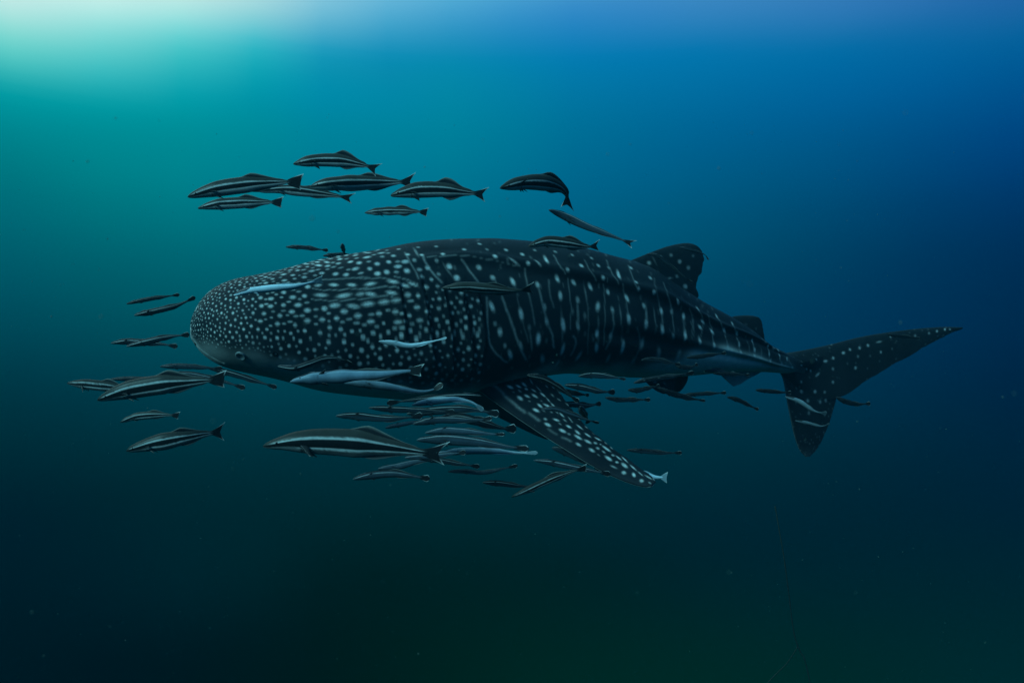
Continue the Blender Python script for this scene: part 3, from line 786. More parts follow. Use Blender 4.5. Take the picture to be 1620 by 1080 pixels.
# pectorals
PL = [(724, 586), (758, 617), (800, 648), (850, 682), (900, 714), (950, 744), (990, 762), (1018, 770), (1030, 769)]
PT = [(846, 570), (866, 594), (892, 630), (916, 662), (948, 692), (982, 718), (1014, 741), (1034, 756), (1037, 763)]
PLd = [6.95, 6.72, 6.58, 6.44, 6.30, 6.16, 6.06, 6.0, 5.98]
PTd = [7.15, 7.0, 6.84, 6.68, 6.50, 6.32, 6.16, 6.06, 6.02]
pec = fin([at(*p, d) for p, d in zip(PL, PLd)], [at(*p, d) for p, d in zip(PT, PTd)], 260, 110, 0.10, 0.03, flare=1.2, jag=0.008)
FINSPOTS = [(774, 574, 4.2, .7, 779, 577), (763, 586, 2.4, .4, 770, 590), (793, 580, 3, .5), (784, 596, 3, .8, 788, 598), (806, 587, 3.6, .95, 809, 590), (805, 598, 3, .7, 808, 600), (805, 611, 3.6, .9, 809, 613), (828, 607, 3, .9, 832, 610), (819, 610, 2.8, .85, 822, 612), (820, 593, 2.4, .6, 824, 597), (833, 616, 2.4, .8), (821, 629, 4.2, 1, 824, 631), (833, 625, 3, .9, 836, 627), (844, 624, 3, .95, 848, 627), (856, 622, 2.4, .8, 861, 627), (842, 616, 2, .6, 846, 619), (853, 641, 3, .9, 856, 643), (863, 640, 3, .95, 868, 643), (873, 639, 2, .7, 878, 644), (847, 648, 4, 1, 850, 650), (863, 662, 3, .5), (878, 663, 3.2, .85, 882, 665), (887, 654, 2.4, .8, 891, 658), (865, 671, 4, .95, 869, 672), (888, 680, 4.4, 1, 891, 682), (898, 673, 3.4, .95, 901, 675), (914, 673, 2.6, .9, 920, 678), (912, 682, 3.4, .9, 915, 684), (900, 686, 2.8, .4), (912, 690, 3.8, 1, 917, 693), (927, 686, 2.8, .95, 932, 690), (928, 697, 4, 1, 932, 700), (942, 700, 3, .6), (943, 692, 2.4, .9, 949, 696), (914, 702, 3.6, .8, 917, 704), (935, 711, 4.2, .7, 938, 713), (946, 709, 3, .7), (955, 706, 3.2, 1, 963, 712), (960, 723, 4, .9, 964, 726), (970, 720, 2.6, .6), (976, 731, 2.6, .7), (976, 722, 2.2, .7, 982, 727), (986, 734, 4, .9, 990, 738), (985, 723, 1.8, .7, 992, 730), (998, 736, 2, .6, 1006, 743), (987, 747, 3.6, .7), (1002, 749, 3.2, .8, 1003, 752), (1015, 760, 3.4, .6), (968, 737, 2.6, .35, 974, 740), (1010, 746, 1.6, .5, 1016, 751), (878, 648, 1.6, .6, 882, 653), (900, 660, 1.6, .6, 904, 665), (866, 630, 1.6, .6, 870, 636), (950, 703, 1.6, .6), (1022, 752, 2.0, .6, 1030, 757), (850, 612, 1.4, .5, 855, 618), (838, 600, 1.6, .5, 842, 606), (826, 590, 1.6, .4), (856, 634, 1.6, .3), (872, 652, 2, .35), (905, 667, 1.8, .4), (838, 634, 1.8, .35), (812, 620, 1.8, .3)]
spots_on(pec, FINSPOTS, mirror=False)
for pts, r, inten in [([(752, 600), (786, 613), (800, 627)], 3.4, .30), ([(800, 627), (819, 643), (830, 651)], 3.6, .36), ([(838, 654), (846, 660), (852, 664)], 3.6, .36), ([(868, 679), (880, 687)], 3, .2), ([(890, 691), (902, 697)], 3, .3)]:
    pec.paint(dense(pts), r * .8, inten * .6, soft=2)
taken = [pec.g[pec.find(s_[0], s_[1])[:2]] for s_ in FINSPOTS]
for _ in range(900):
    i, j = int(rng.integers(40, 245)), int(rng.integers(45, 106))
    p3 = pec.g[i, j]
    if min(np.linalg.norm(p3 - o) for o in taken) < .066:
        continue
    taken.append(p3)
    x, y = proj(p3)
    pec.oval((x - 1.2, y - .9), (x + 1.2, y + .9), random.uniform(1.1, 1.8), random.uniform(.15, .5), soft=3)
pec.col[:, 110:, 1] = 0.8
shark.add(pec.g, pec.col)
farL = [(690, 604), (735, 630), (790, 660), (835, 682), (862, 694)]
farT = [(790, 590), (822, 630), (850, 662), (868, 684), (874, 692)]
pec2 = fin([at(*p, d) for p, d in zip(farL, [7.55, 7.8, 8.1, 8.35, 8.5])], [at(*p, d) for p, d in zip(farT, [7.6, 7.9, 8.2, 8.4, 8.52])], 90, 40, 0.09, 0.03)
pec2.col[..., 1] = 0.15
shark.add(pec2.g, pec2.col)

shark_o = shark.build('whale_shark', SKIN, origin=at(760, 520, 7.1))
tag(shark_o, 'huge dark whale shark with white spots and streaks swimming left amid the smaller fish', 'shark')


def surf(x, y):
    i, j, _ = body.find(x, y)
    return body.g[i, j], nrm[i, j]


def disc(name, center, normal, prof, mat, parent, seg=28):
    """turned shape: prof = [(radius, height), ...] about a normal"""
    n = unit(np.asarray(normal, float))
    a = unit(np.cross(n, [0, 0, 1.0]))
    b_ = np.cross(n, a)
    tt = np.linspace(0, 2 * math.pi, seg, endpoint=False)
    g = np.array([[center + n * h + r * (math.cos(k) * a + math.sin(k) * b_) for k in tt] for r, h in prof])
    mp = MeshParts()
    mp.add(g, np.ones(g.shape[:2] + (4,)))
    return mp.build(name, mat, parent, origin=center)


ep, en = surf(381, 563)
m = 6.0 / FPX
rim = disc('eye', ep, en, [(9.0 * m, -0.004), (8.4 * m, 0.005), (7 * m, 0.010), (5.6 * m, 0.007), (5.0 * m, 0.002), (0.0005, 0.001)], EYE_RING, shark_o)
disc('pupil', ep + en * 0.001, en, [(5.2 * m, 0.0), (4.9 * m, 0.006), (3.6 * m, 0.011), (1.6 * m, 0.014), (0.0003, 0.0145)], EYE_DARK, rim)
spp, spn = surf(435, 559)
disc('spiracle', spp, spn, [(3.8 * m, -0.003), (3.6 * m, 0.004), (2.8 * m, 0.004), (2.2 * m, -0.001), (0.0003, -0.002)], HOLE, shark_o)

# ------------------------------------------------------------------ cobias and remoras
BLACK = np.array([.006, .007, .008])
WHITE = np.array([.60, .68, .66])
PROFILE = {
    'cobia': ([0, .015, .05, .1, .18, .28, .38, .5, .62, .72, .8, .86, .9], [.06, .22, .42, .60, .80, .95, 1, .95, .78, .56, .38, .25, .20], .62),
    'remora': ([0, .015, .05, .1, .18, .28, .38, .5, .62, .72, .8, .86, .9], [.08, .26, .50, .70, .92, 1, .97, .86, .68, .50, .35, .26, .21], .78)}


def lerp(a, b_, t_):
    t_ = np.asarray(t_)[..., None]
    return a * (1 - t_) + b_ * t_


def step(x, a, b_):
    t_ = np.clip((x - a) / (b_ - a), 0, 1)
    return t_ * t_ * (3 - 2 * t_)


def fish(kind, pts, h, d, label, group, roll=0, tone=1.0, tail=None, tspan=None, ttw=0, pec=(-.5, -.4), eye=False, pale=0.0, dors=1.0):
    """one fish along photo points from nose to tail tip; h = body height in px; d = distance of nose and tail"""
    d0, d1 = d if isinstance(d, tuple) else (d, d)
    n = 72 if h > 12 else 44
    k = 56 if h > 17 else (36 if h > 9 else 24)
    ctrl = [at(x, y, d0 + (d1 - d0) * i / (len(pts) - 1)) for i, (x, y) in enumerate(pts)]
    fine = catmull(ctrl, 200)
    seg = np.r_[0, np.cumsum(np.linalg.norm(np.diff(fine, axis=0), axis=1))]
    Ltot = seg[-1]
    seg /= Ltot

    def spine(s):
        s = np.asarray(s, float)
        return np.stack([np.interp(s, seg, fine[:, i]) for i in range(3)], -1)

    def frame(s):
        s = np.asarray(s, float)
        T = unit(spine(np.minimum(s + .03, 1)) - spine(np.maximum(s - .03, 0)))
        V = unit(spine(s))                      # away from the viewer
        W = unit(-V + T * (V * T).sum(-1, keepdims=True))
        Hh = np.cross(W, T)
        Hh = np.where(Hh[..., 2:3] < 0, -Hh, Hh) if abs(pts[-1][0] - pts[0][0]) > 6 else Hh
        a = np.radians(roll + ttw * np.clip((s - .75) / .25, 0, 1))[..., None]
        return T, Hh * np.cos(a) + W * np.sin(a), W * np.cos(a) - Hh * np.sin(a)

    ss, hp, wr = PROFILE[kind]
    hp = np.array(hp) * (1 + rng.normal(0, .05, len(hp)))
    tone = tone * rng.uniform(.82, 1.25)
    dors = dors * rng.uniform(.75, 1.25)
    Hm = h * (d0 + d1) / 2 / FPX / 2            # half height in metres
    s = np.concatenate([np.linspace(0, 1, n) ** 1.25 * .895])
    T, Hd, Wd = frame(s)
    c = spine(s)
    hh = pchip(ss, hp, s) * Hm
    ww = hh * wr * np.interp(s, [0, .06, .3, .7, .9], [1.35, 1.3, 1.0, .8, .35])
    tt = np.linspace(0, 2 * math.pi, k, endpoint=False)
    flat = np.interp(s, [0, .25, .5], [.80, .92, 1.0])[:, None] if kind == 'remora' else 1.0
    zz = np.cos(tt)[None, :] * hh[:, None]
    zz = np.where(zz > 0, zz * flat, zz * np.interp(s, [0, .2, .5, .9], [.75, .95, 1.05, 1])[:, None])
    yy = np.sin(tt)[None, :] * ww[:, None]
    g = c[:, None] + zz[..., None] * Hd[:, None] + yy[..., None] * Wd[:, None]
    lat = np.degrees(np.arccos(np.clip(np.cos(tt), -1, 1)))[None, :] + 0 * s[:, None]     # 0 back, 180 belly
    S = s[:, None] + 0 * lat
    wv = .8 * np.sin(S * 23 + 1.3) + rng.normal(0, .5, lat.shape)
    la = lat + wv
    if kind == 'cobia':
        back = np.array([.024, .026, .023]) * tone
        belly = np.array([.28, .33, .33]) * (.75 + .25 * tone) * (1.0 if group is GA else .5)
        col = back[None, None] + 0 * la[..., None]
        up_e = 80 + rng.normal(0, 3)
        lo_e = up_e + 35 + rng.normal(0, 2.5)
        col = lerp(col, WHITE * .85, step(la, up_e - 11, up_e - 7) * step(S, .02, .10) * (1 - .45 * S))
        col = lerp(col, BLACK, step(la, up_e - 2, up_e + 3))
        col = lerp(col, WHITE * .80, step(la, lo_e, lo_e + 5) * step(S, .15, .24))
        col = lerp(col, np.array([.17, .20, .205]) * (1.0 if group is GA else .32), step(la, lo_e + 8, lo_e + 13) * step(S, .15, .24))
        col = lerp(col, belly, step(la, 142, 160) * step(S, .0, .05))
        col = lerp(col, belly, step(la, 112, 120) * (1 - step(S, .15, .22)))
        col = lerp(col, BLACK, step(S, .84, .89))
        gl_ = np.abs(S - .205 - .018 * np.cos(np.radians(la - 100)))
        col = lerp(col, BLACK, (1 - step(gl_, .002, .006)) * step(la, 70, 90) * .75)
        col = lerp(col, BLACK, (1 - step(np.abs(la - 112 - 60 * S), 3, 7)) * (1 - step(S, .05, .06)) * .8)
    else:
        back = np.array([.012, .016, .019]) * tone
        flank = np.array([.020, .035, .047]) * tone
        belly = np.array([.05, .075, .09]) * tone
        col = back[None, None] + 0 * la[..., None]
        col = lerp(col, WHITE * .75 * min(tone, 1.3), step(la, 60, 66) * (1 - .6 * S))
        band = 30 * (1 - .6 * np.clip(S, 0, 1))
        col = lerp(col, BLACK, step(la, 70, 75))
        col = lerp(col, flank, step(la, 74 + band, 80 + band))
        col = lerp(col, belly, step(la, 125, 150))
        pl = np.array([.045, .072, .093]) if pale < .85 else np.array([.24, .32, .355])
        pl = pl * (1.25 - .75 * step(la, 80, 150))[..., None]  # shading painted in: lighter by the back, darker towards the belly
        col = lerp(col, pl * tone, pale * (step(la, 34, 62) if pale < .85 else 1.0) * np.ones_like(S))
        gl_ = np.abs(S - .20 - .015 * np.cos(np.radians(la - 100)))
        col = lerp(col, BLACK, (1 - step(gl_, .002, .006)) * step(la, 60, 80) * .7)
        col = lerp(col, BLACK * 2, step(S, .86, .895) * (1 - pale))
    mp = MeshParts()

    def add(gr, cl):
        a = np.ones(gr.shape[:2] + (4,))
        a[..., :3] = cl
        mp.add(gr, a)

    add(g, col)

    def sheet(s_grid, h_grid, w_grid, cl, thick):
        """thin fin: s (along), h (up), w (out) per grid node in fish axes, thickened along its normal"""
        T_, H_, W_ = frame(np.clip(s_grid, 0, 1))
        over = np.maximum(s_grid - 1, 0)[..., None] * Ltot
        m_ = spine(np.clip(s_grid, 0, 1)) + over * T_ + h_grid[..., None] * H_ + w_grid[..., None] * W_
        nn = unit(np.cross(np.gradient(m_, axis=0), np.gradient(m_, axis=1)))
        e = np.ones(m_.shape[1]) * thick
        e[0] = e[-1] = thick * .12
        o = nn * e[None, :, None]
        add(np.concatenate([m_ + o, (m_ - o)[:, ::-1]], 1), np.concatenate([cl, cl[:, ::-1]], 1))

    thin = max(Hm * .025, .0012)
    fdark = BLACK * 1.2 if pale < .85 else np.array([.12, .17, .19]) * tone
    # tail fin
    tail = tail or ('fork' if kind == 'cobia' else 'fan')
    nu, nv = 12, 15
    u = np.linspace(0, 1, nu)[:, None]
    v = np.linspace(-1, 1, nv)[None, :]
    span = (tspan or (1.02 if kind == 'cobia' else .98)) * Hm
    ped = .22 * Hm
    if tail == 'fork':
        end = 1.0 - .050 * (1 - np.abs(v) ** 1.3) + .012 * v
        grow = u ** 1.25
    elif tail == 'square':
        end = .985 + .012 * v - .012 * (1 - v * v)
        grow = u ** .8
    else:
        end = 1.0 - .03 * v * v
        grow = u ** .85 * (1 - .12 * u ** 3)
    sg_ = .855 + (end - .855) * u
    hg = v * (ped + (span - ped) * grow)
    cl = fdark[None, None] + 0 * hg[..., None]
    edge_ = np.maximum(step(np.abs(v) + 0 * u, .90, .99) * step(u, .35, .7), .8 * step(u + 0 * v, .95, 1.0) * step(np.abs(v), .35, .8))
    cl = lerp(cl, WHITE * 1.0, edge_ * ((.95 if h > 12 else .5) if kind == 'remora' else .8))
    sheet(sg_, hg, 0 * hg, cl, thin)

    def hprof(x):
        return pchip(ss, hp, x) * Hm

    # dorsal and anal fins: low, long, highest at the front
    for sgn_, s0, sp_, s1, pk in ((1, .46, .545, .84, (.54 if kind == 'cobia' else .26) * dors), (-1, .52, .60, .84, (.34 if kind == 'cobia' else .24) * dors)):
        su = np.linspace(s0, s1, 16)
        f = np.where(su < sp_, step(su, s0, sp_), (1 - .86 * step(su, sp_, sp_ + (s1 - sp_) * .75)) * (1 - step(su, s1 - .03, s1)))
        vv = np.linspace(0, 1, 6)[None, :]
        base = hprof(su)[:, None]
        hgr = sgn_ * (base * .82 + vv * (base * .18 + pk * Hm * f[:, None]))
        sgr = su[:, None] + vv * .022 * f[:, None]
        cl = fdark[None, None] * 1.8 + 0 * hgr[..., None]
        cl = lerp(cl, np.array([.22, .25, .22]) if sgn_ > 0 else WHITE * .5, step(vv + 0 * hgr, .65, 1.0) * .6)
        sheet(sgr, hgr, 0 * hgr, cl, thin)
    # pectorals (near, far) and pelvics
    for sd_, upc in ((1, pec[0]), (-1, pec[1])):
        vv = np.linspace(0, 1, 8)[:, None]
        uu = np.linspace(0, 1, 6)[None, :]
        ch = (1 - .8 * vv) * np.interp(vv, [0, .3, 1], [.7, 1, .75])
        sgr = .20 + vv * .075 + uu * .055 * ch
        rl = (1.35 if kind == 'cobia' else 1.0) * Hm
        hgr = hprof(.22) * (.05 if upc > 0 else -.15) + vv * rl * upc + 0 * uu
        wgr = sd_ * (hprof(.22) * wr * .9 + vv * rl * .55 * (1 - .5 * abs(upc))) + 0 * uu
        cl = fdark[None, None] * 1.2 + 0 * sgr[..., None]
        cl = lerp(cl, WHITE * .5, step(vv + 0 * uu, .9, 1) * .4)
        sheet(sgr, hgr, wgr, cl, thin)
        vv2 = vv
        sgr = .225 + vv2 * .06 + uu * .035 * ch
        hgr = -hprof(.24) * .85 - vv2 * Hm * .42 + 0 * uu
        wgr = sd_ * (hprof(.24) * .25 + vv2 * Hm * .2) + 0 * uu
        sheet(sgr, hgr, wgr, cl, thin)
    if kind == 'remora':
        # sucking disc along the crown
        vv = np.linspace(-1, 1, 7)[None, :]
        su = np.linspace(.015, .19, 9)[:, None]
        wd = hprof(su) * wr * 1.0 * np.interp(su, [.015, .04, .15, .19], [.4, .9, .95, .5])
        hgr = hprof(su) * flat_at(su) * (1 - .22 * vv * vv) + .06 * Hm
        cl = np.array([.035, .04, .045])[None, None] * tone + .03 * (np.arange(9) % 2)[:, None, None] + 0 * hgr[..., None]
        sheet(su + 0 * vv, hgr, wd * vv, cl, thin * 1.5)
    ob = mp.build('cobia_fish' if kind == 'cobia' else 'remora_fish', FISH, origin=spine(.35))
    tag(ob, label, 'fish', group)
    if eye:
        ec = .085
        T_, H_, W_ = frame(np.array([ec]))
        la_ = math.radians(80)
        rad = .10 * Hm
        pw_ = spine(np.array([ec]))[0] + H_[0] * hprof(ec) * math.cos(la_) + W_[0] * hprof(ec) * wr * 1.25 * math.sin(la_)
        disc('eye', pw_, W_[0], [(rad * 1.1, -rad * .3), (rad, rad * .15), (rad * .75, rad * .42), (rad * .35, rad * .56), (.0001, rad * .6)], EYE_DARK, ob, 14)
    return ob


def flat_at(s):
    return np.interp(s, [0, .25, .5], [.80, .92, 1.0])


GA = 'cobias cruising above the shark'
GL = 'fish ahead of and below the shark snout'
GF = 'remoras swimming close to the shark flank'
GB = 'remoras crowded under the shark belly'
GT = 'remoras strung out below the rear body and tail'
F = []


def c_(*a, **k):
    F.append(('cobia', a, k))


def r_(*a, **k):
    F.append(('remora', a, k))


# above the shark
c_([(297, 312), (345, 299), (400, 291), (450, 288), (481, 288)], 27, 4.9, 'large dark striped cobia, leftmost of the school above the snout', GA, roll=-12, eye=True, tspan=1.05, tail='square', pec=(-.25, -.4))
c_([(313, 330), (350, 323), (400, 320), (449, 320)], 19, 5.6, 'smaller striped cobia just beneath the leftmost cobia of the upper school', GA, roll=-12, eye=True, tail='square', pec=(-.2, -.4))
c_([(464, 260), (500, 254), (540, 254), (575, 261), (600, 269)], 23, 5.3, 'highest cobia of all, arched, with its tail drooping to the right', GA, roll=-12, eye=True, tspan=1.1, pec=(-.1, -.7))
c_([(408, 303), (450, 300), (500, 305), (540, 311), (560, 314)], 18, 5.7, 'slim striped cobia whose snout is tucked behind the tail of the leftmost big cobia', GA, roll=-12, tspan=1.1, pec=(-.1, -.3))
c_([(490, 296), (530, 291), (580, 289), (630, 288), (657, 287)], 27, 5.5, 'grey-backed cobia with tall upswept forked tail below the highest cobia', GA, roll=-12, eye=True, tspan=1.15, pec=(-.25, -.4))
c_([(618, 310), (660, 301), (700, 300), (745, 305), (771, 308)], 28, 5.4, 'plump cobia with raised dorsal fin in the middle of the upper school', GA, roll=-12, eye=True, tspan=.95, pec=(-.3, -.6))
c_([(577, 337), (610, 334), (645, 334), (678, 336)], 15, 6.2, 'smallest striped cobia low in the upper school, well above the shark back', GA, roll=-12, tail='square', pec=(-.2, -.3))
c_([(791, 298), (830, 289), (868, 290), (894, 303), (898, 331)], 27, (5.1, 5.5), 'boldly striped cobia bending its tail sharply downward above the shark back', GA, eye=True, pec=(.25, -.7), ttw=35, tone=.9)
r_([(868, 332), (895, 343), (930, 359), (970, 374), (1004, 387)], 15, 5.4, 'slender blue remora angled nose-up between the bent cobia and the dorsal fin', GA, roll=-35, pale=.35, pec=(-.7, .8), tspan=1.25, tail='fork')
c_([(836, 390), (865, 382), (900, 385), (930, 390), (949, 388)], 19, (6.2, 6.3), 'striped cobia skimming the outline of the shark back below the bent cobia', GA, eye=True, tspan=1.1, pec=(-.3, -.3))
r_([(452, 391), (475, 391), (500, 394), (519, 396)], 7, 6.6, 'tiny pale remora alone in open water above the shark head', GF, tone=1.2)
r_([(511, 405), (530, 403), (548, 403), (566, 404)], 7, 7.4, 'tiny dark remora half hidden behind the rise of the shark head', GF)
r_([(541, 386), (543, 394), (546, 403)], 7, (7.0, 7.4), 'tiny remora standing upright on its tail at the shark head outline', GF, tone=.9)
# on the flank
r_([(370, 467), (395, 460), (430, 456), (470, 452), (495, 446), (513, 442)], 13, 5.2, 'pale blue remora gliding over the upper side of the shark head', GF, roll=24, pale=.9, tone=1.9, pec=(-.8, -.2), tspan=1.1, tail='square', eye=True)  # pale and tone here paint in light falling on its back
c_([(699, 456), (735, 454), (775, 457), (815, 460), (845, 455)], 19, 5.6, 'plain dark olive cobia crossing the shark side above the gill slits', GF, roll=28, tone=1.7, eye=True, tspan=1.1, pec=(-.5, -.4))
r_([(599, 540), (622, 543), (650, 547), (680, 541), (707, 534)], 11, 5.5, 'pale curved remora shaped like a shallow smile before the gill slits', GF, roll=-55, pale=.9, tone=1.35, pec=(-.2, -.2), tspan=.7, eye=True)
r_([(439, 579), (465, 582), (490, 575), (515, 567), (540, 568), (559, 576)], 11, 5.3, 'wavy dark-backed remora with fins spread under the shark eye', GF, roll=25, pec=(.9, -.9), tone=1.2, ttw=50)
r_([(459, 604), (500, 598), (550, 594), (600, 592), (640, 587), (672, 585)], 22, 5.1, 'largest pale remora, black fan tail edged white, along the shark throat', GF, roll=-22, pale=.8, tone=2.4, tail='square', tspan=.95, pec=(.75, .2), eye=True)
r_([(545, 606), (580, 607), (620, 612), (660, 619), (685, 616), (701, 607)], 14, 5.3, 'blue-grey remora curling its tail up just below the largest pale remora', GF, roll=-35, pale=.8, tone=2.2, tspan=.9, pec=(-.6, .2), eye=True)
# ahead of the snout
r_([(200, 481), (225, 475), (255, 470), (284, 466)], 7, 5.6, 'slim remora highest of those ahead of the snout', GL, pec=(-.3, -.3))
r_([(212, 499), (245, 492), (280, 483), (309, 470)], 10, 5.2, 'remora with a raised black fin and upturned tail touching the snout outline', GL, pec=(.8, .3), tspan=.8)
r_([(175, 543), (205, 540), (245, 543), (281, 548)], 10, 5.6, 'dark remora partly behind another, its fan tail low, level with the shark mouth', GL, pec=(.7, .2), tone=.9)
r_([(200, 548), (230, 541), (265, 533), (300, 529)], 10, 5.2, 'remora slanting up so that its tail nearly touches the shark nose', GL, pec=(.3, .5))
r_([(253, 580), (285, 579), (320, 581), (352, 583)], 9, 5.6, 'remora just above the big striped cobia, below the shark chin', GL, pec=(.3, .2), pale=.2)
r_([(328, 582), (360, 589), (400, 601), (438, 613)], 10, 5.8, 'dull remora sloping down to a round tail under the shark chin', GL, tone=.8, tspan=.9)
r_([(173, 600), (210, 599), (260, 599), (305, 603)], 8, 5.6, 'thin remora behind the forehead of the big striped cobia at left', GL, tone=.8)
r_([(262, 593), (300, 592), (345, 601), (388, 614)], 10, 5.4, 'remora behind the big cobia with only its pale back and black tail showing', GL, pale=.2)
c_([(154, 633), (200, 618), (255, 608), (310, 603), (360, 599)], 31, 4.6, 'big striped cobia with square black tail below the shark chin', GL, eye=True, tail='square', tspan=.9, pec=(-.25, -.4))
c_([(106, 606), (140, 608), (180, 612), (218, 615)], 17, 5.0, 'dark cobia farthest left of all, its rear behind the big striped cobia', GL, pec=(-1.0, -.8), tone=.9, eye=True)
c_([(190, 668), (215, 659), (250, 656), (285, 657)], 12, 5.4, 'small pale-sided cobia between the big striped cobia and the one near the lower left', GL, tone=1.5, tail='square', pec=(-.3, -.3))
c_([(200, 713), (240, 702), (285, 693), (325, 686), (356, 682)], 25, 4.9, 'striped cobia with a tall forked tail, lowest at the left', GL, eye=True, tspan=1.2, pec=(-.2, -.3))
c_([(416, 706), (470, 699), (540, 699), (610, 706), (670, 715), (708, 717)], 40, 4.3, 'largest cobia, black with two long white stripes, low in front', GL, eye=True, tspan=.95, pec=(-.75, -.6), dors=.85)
# under the belly
r_([(558, 758), (590, 751), (625, 749), (660, 754), (680, 757)], 15, 5.2, 'pale grey remora directly beneath the tail of the largest cobia, lowest there', GB, pale=.45, tone=.9, pec=(.6, -.4), tspan=.9)
r_([(597, 742), (630, 737), (665, 729), (700, 728)], 13, 5.4, 'blue remora hidden behind the rear underside of the largest cobia', GB, pale=.6, roll=-30)
r_([(531, 658), (565, 658), (610, 662), (645, 660), (669, 657)], 15, 5.6, 'dusky remora with a dark round tail, leftmost under the belly', GB, roll=-20, pec=(.5, -.2), tone=.8, tspan=1.05)
r_([(583, 645), (620, 647), (670, 649), (720, 652)], 13, 5.8, 'dark sharp-nosed remora just above the leftmost remora under the belly', GB, roll=-15, tone=.7, pec=(.5, -.4))
r_([(762, 626), (720, 626), (670, 631), (640, 634), (612, 638)], 13, 6.2, 'dark remora with its green-edged tail to the left, tight under the belly', GB, tone=.7, tspan=1.0)
r_([(651, 641), (680, 635), (715, 632), (745, 636), (765, 649)], 15, 5.4, 'bright blue remora arched over the crowd under the belly, tail bent down', GB, roll=-35, pale=.85, tone=1.15, tspan=.6, ttw=40)
r_([(643, 655), (690, 649), (740, 647), (790, 655)], 17, 6.0, 'broad dark remora in the shade beneath the arched bright blue one', GB, roll=-20, tone=.65)
r_([(609, 677), (630, 672), (655, 668), (690, 666)], 9, 5.5, 'small pale remora with spread fins just above the tail end of the largest cobia', GB, pale=.6, roll=-40, pec=(.4, -.8))
r_([(653, 671), (690, 664), (725, 664), (755, 664), (779, 661)], 15, 5.3, 'dark-backed remora with white-tipped tail in the middle of the belly crowd', GB, roll=-22, pec=(.5, -.3), tone=.85, pale=.3, tspan=.7)
r_([(688, 664), (725, 660), (765, 669), (795, 677), (817, 678)], 18, 5.7, 'black remora with a large round dark tail behind the middle of the belly crowd', GB, tone=.45, tspan=1.1, dors=1.6)
r_([(672, 685), (705, 681), (745, 683), (775, 686), (799, 687)], 14, 5.2, 'blue-flanked remora with a raised black fin right below the white-tipped tail', GB, roll=-25, pale=.55, pec=(.7, .2), tspan=.6)
r_([(659, 696), (705, 695), (755, 699), (800, 706), (837, 710)], 20, 5.0, 'long dark blue remora ending in a black tail under the belly crowd', GB, roll=-22, tone=.85, pale=.35, pec=(-.7, .2), tspan=.72)
r_([(690, 717), (735, 713), (775, 713), (815, 716), (851, 716)], 14, 5.1, 'light blue remora with a black fin hanging down, lowest long one of the crowd', GB, roll=-30, pale=.85, tone=1.1, pec=(-.9, .2), tspan=.6)
r_([(640, 724), (675, 722), (710, 718), (737, 715)], 11, 4.9, 'remora behind the largest cobia, only its bright forked tail showing past the cobia tail', GB, roll=-20, pale=.4, tone=1.1, tspan=1.1)
r_([(655, 724), (690, 727), (725, 733), (759, 738)], 11, 5.3, 'dull remora emerging below the black tail of the largest cobia', GB, tone=.7, pale=.2)
r_([(708, 746), (735, 745), (765, 747), (795, 741), (819, 736)], 9, 5.4, 'slim pale-nosed remora with upturned fan tail below the belly crowd', GB, pale=.2, tone=1.1, pec=(.3, -.4))
r_([(763, 763), (790, 764), (820, 768), (846, 770)], 11, 6.2, 'dim hazy remora with raised fin, lowest under the belly crowd', GB, tone=.6, pec=(.9, -.7))
c_([(809, 786), (840, 772), (870, 758), (900, 747), (930, 739)], 12, 4.8, 'narrow cobia rising steeply to the right with one bright stripe', GB, tail='square', tspan=1.0, pec=(-.7, -.5), roll=14)
r_([(844, 728), (870, 731), (905, 738), (940, 745), (966, 750)], 12, 5.6, 'pale-backed remora passing under the tip half of the near pectoral fin', GB, pec=(.8, -.1), tone=1.1, pale=.2)
r_([(873, 708), (895, 714), (920, 726), (950, 742)], 16, 6.5, 'blue remora half hidden behind the lower edge of the near pectoral fin', GB, pale=.4, roll=-20, tone=.9)
r_([(975, 742), (1000, 746), (1030, 754), (1057, 755)], 16, 6.35, 'remora behind the pectoral fin tip with only its pale blue fan tail showing', GB, pale=1.0, tone=1.4, tspan=1.25, tail='square')
r_([(856, 648), (878, 646), (905, 655), (930, 664), (948, 669)], 10, 5.9, 'pale-headed remora lying across the middle of the near pectoral fin', GB, roll=30, pale=.75, tone=1.25, tspan=.8, ttw=20)
r_([(833, 593), (860, 599), (885, 613), (905, 628), (916, 635)], 14, 6.2, 'dark remora bending down along the rear edge of the near pectoral fin', GB, tone=.5, roll=25, tspan=.8)
r_([(915, 595), (940, 593), (968, 596), (990, 600)], 10, 6.6, 'slate remora close below the shark belly right of the pectoral fin', GT, roll=-20, tone=.9, pec=(.2, -.5), tspan=.6)
r_([(893, 609), (920, 612), (950, 619), (973, 620)], 11, 6.8, 'remora with a thin white upturned tail edge below the belly right of the fin', GT, tone=.8, pale=.2, pec=(.6, -.1), tspan=1.0)
r_([(884, 617), (900, 620), (915, 623), (932, 625)], 9, 6.9, 'short black remora close behind the rear edge of the pectoral fin', GT, tone=.5, tspan=.7)
r_([(886, 640), (905, 639), (930, 641), (951, 638)], 10, 7.2, 'faint hazy remora low beside the rear edge of the pectoral fin', GT, tone=.8, pale=.4)
r_([(957, 629), (980, 632), (1005, 632), (1029, 632)], 8, 6.5, 'small dark remora with fins spread like a plane, below the belly', GT, tone=.6, pec=(1.0, -1.0), tspan=1.0)
r_([(918, 644), (923, 653), (931, 669)], 12, (6.3, 6.8), 'dark remora pointing up, seen nearly end-on beside the pectoral fin', GT, tone=.6, pec=(.5, -.7))
r_([(991, 712), (1020, 713), (1050, 716), (1079, 716)], 8, 6.5, 'lone grey remora in open water right of the pectoral fin', GT, tone=1.0, pec=(.8, -.5), tspan=.9)
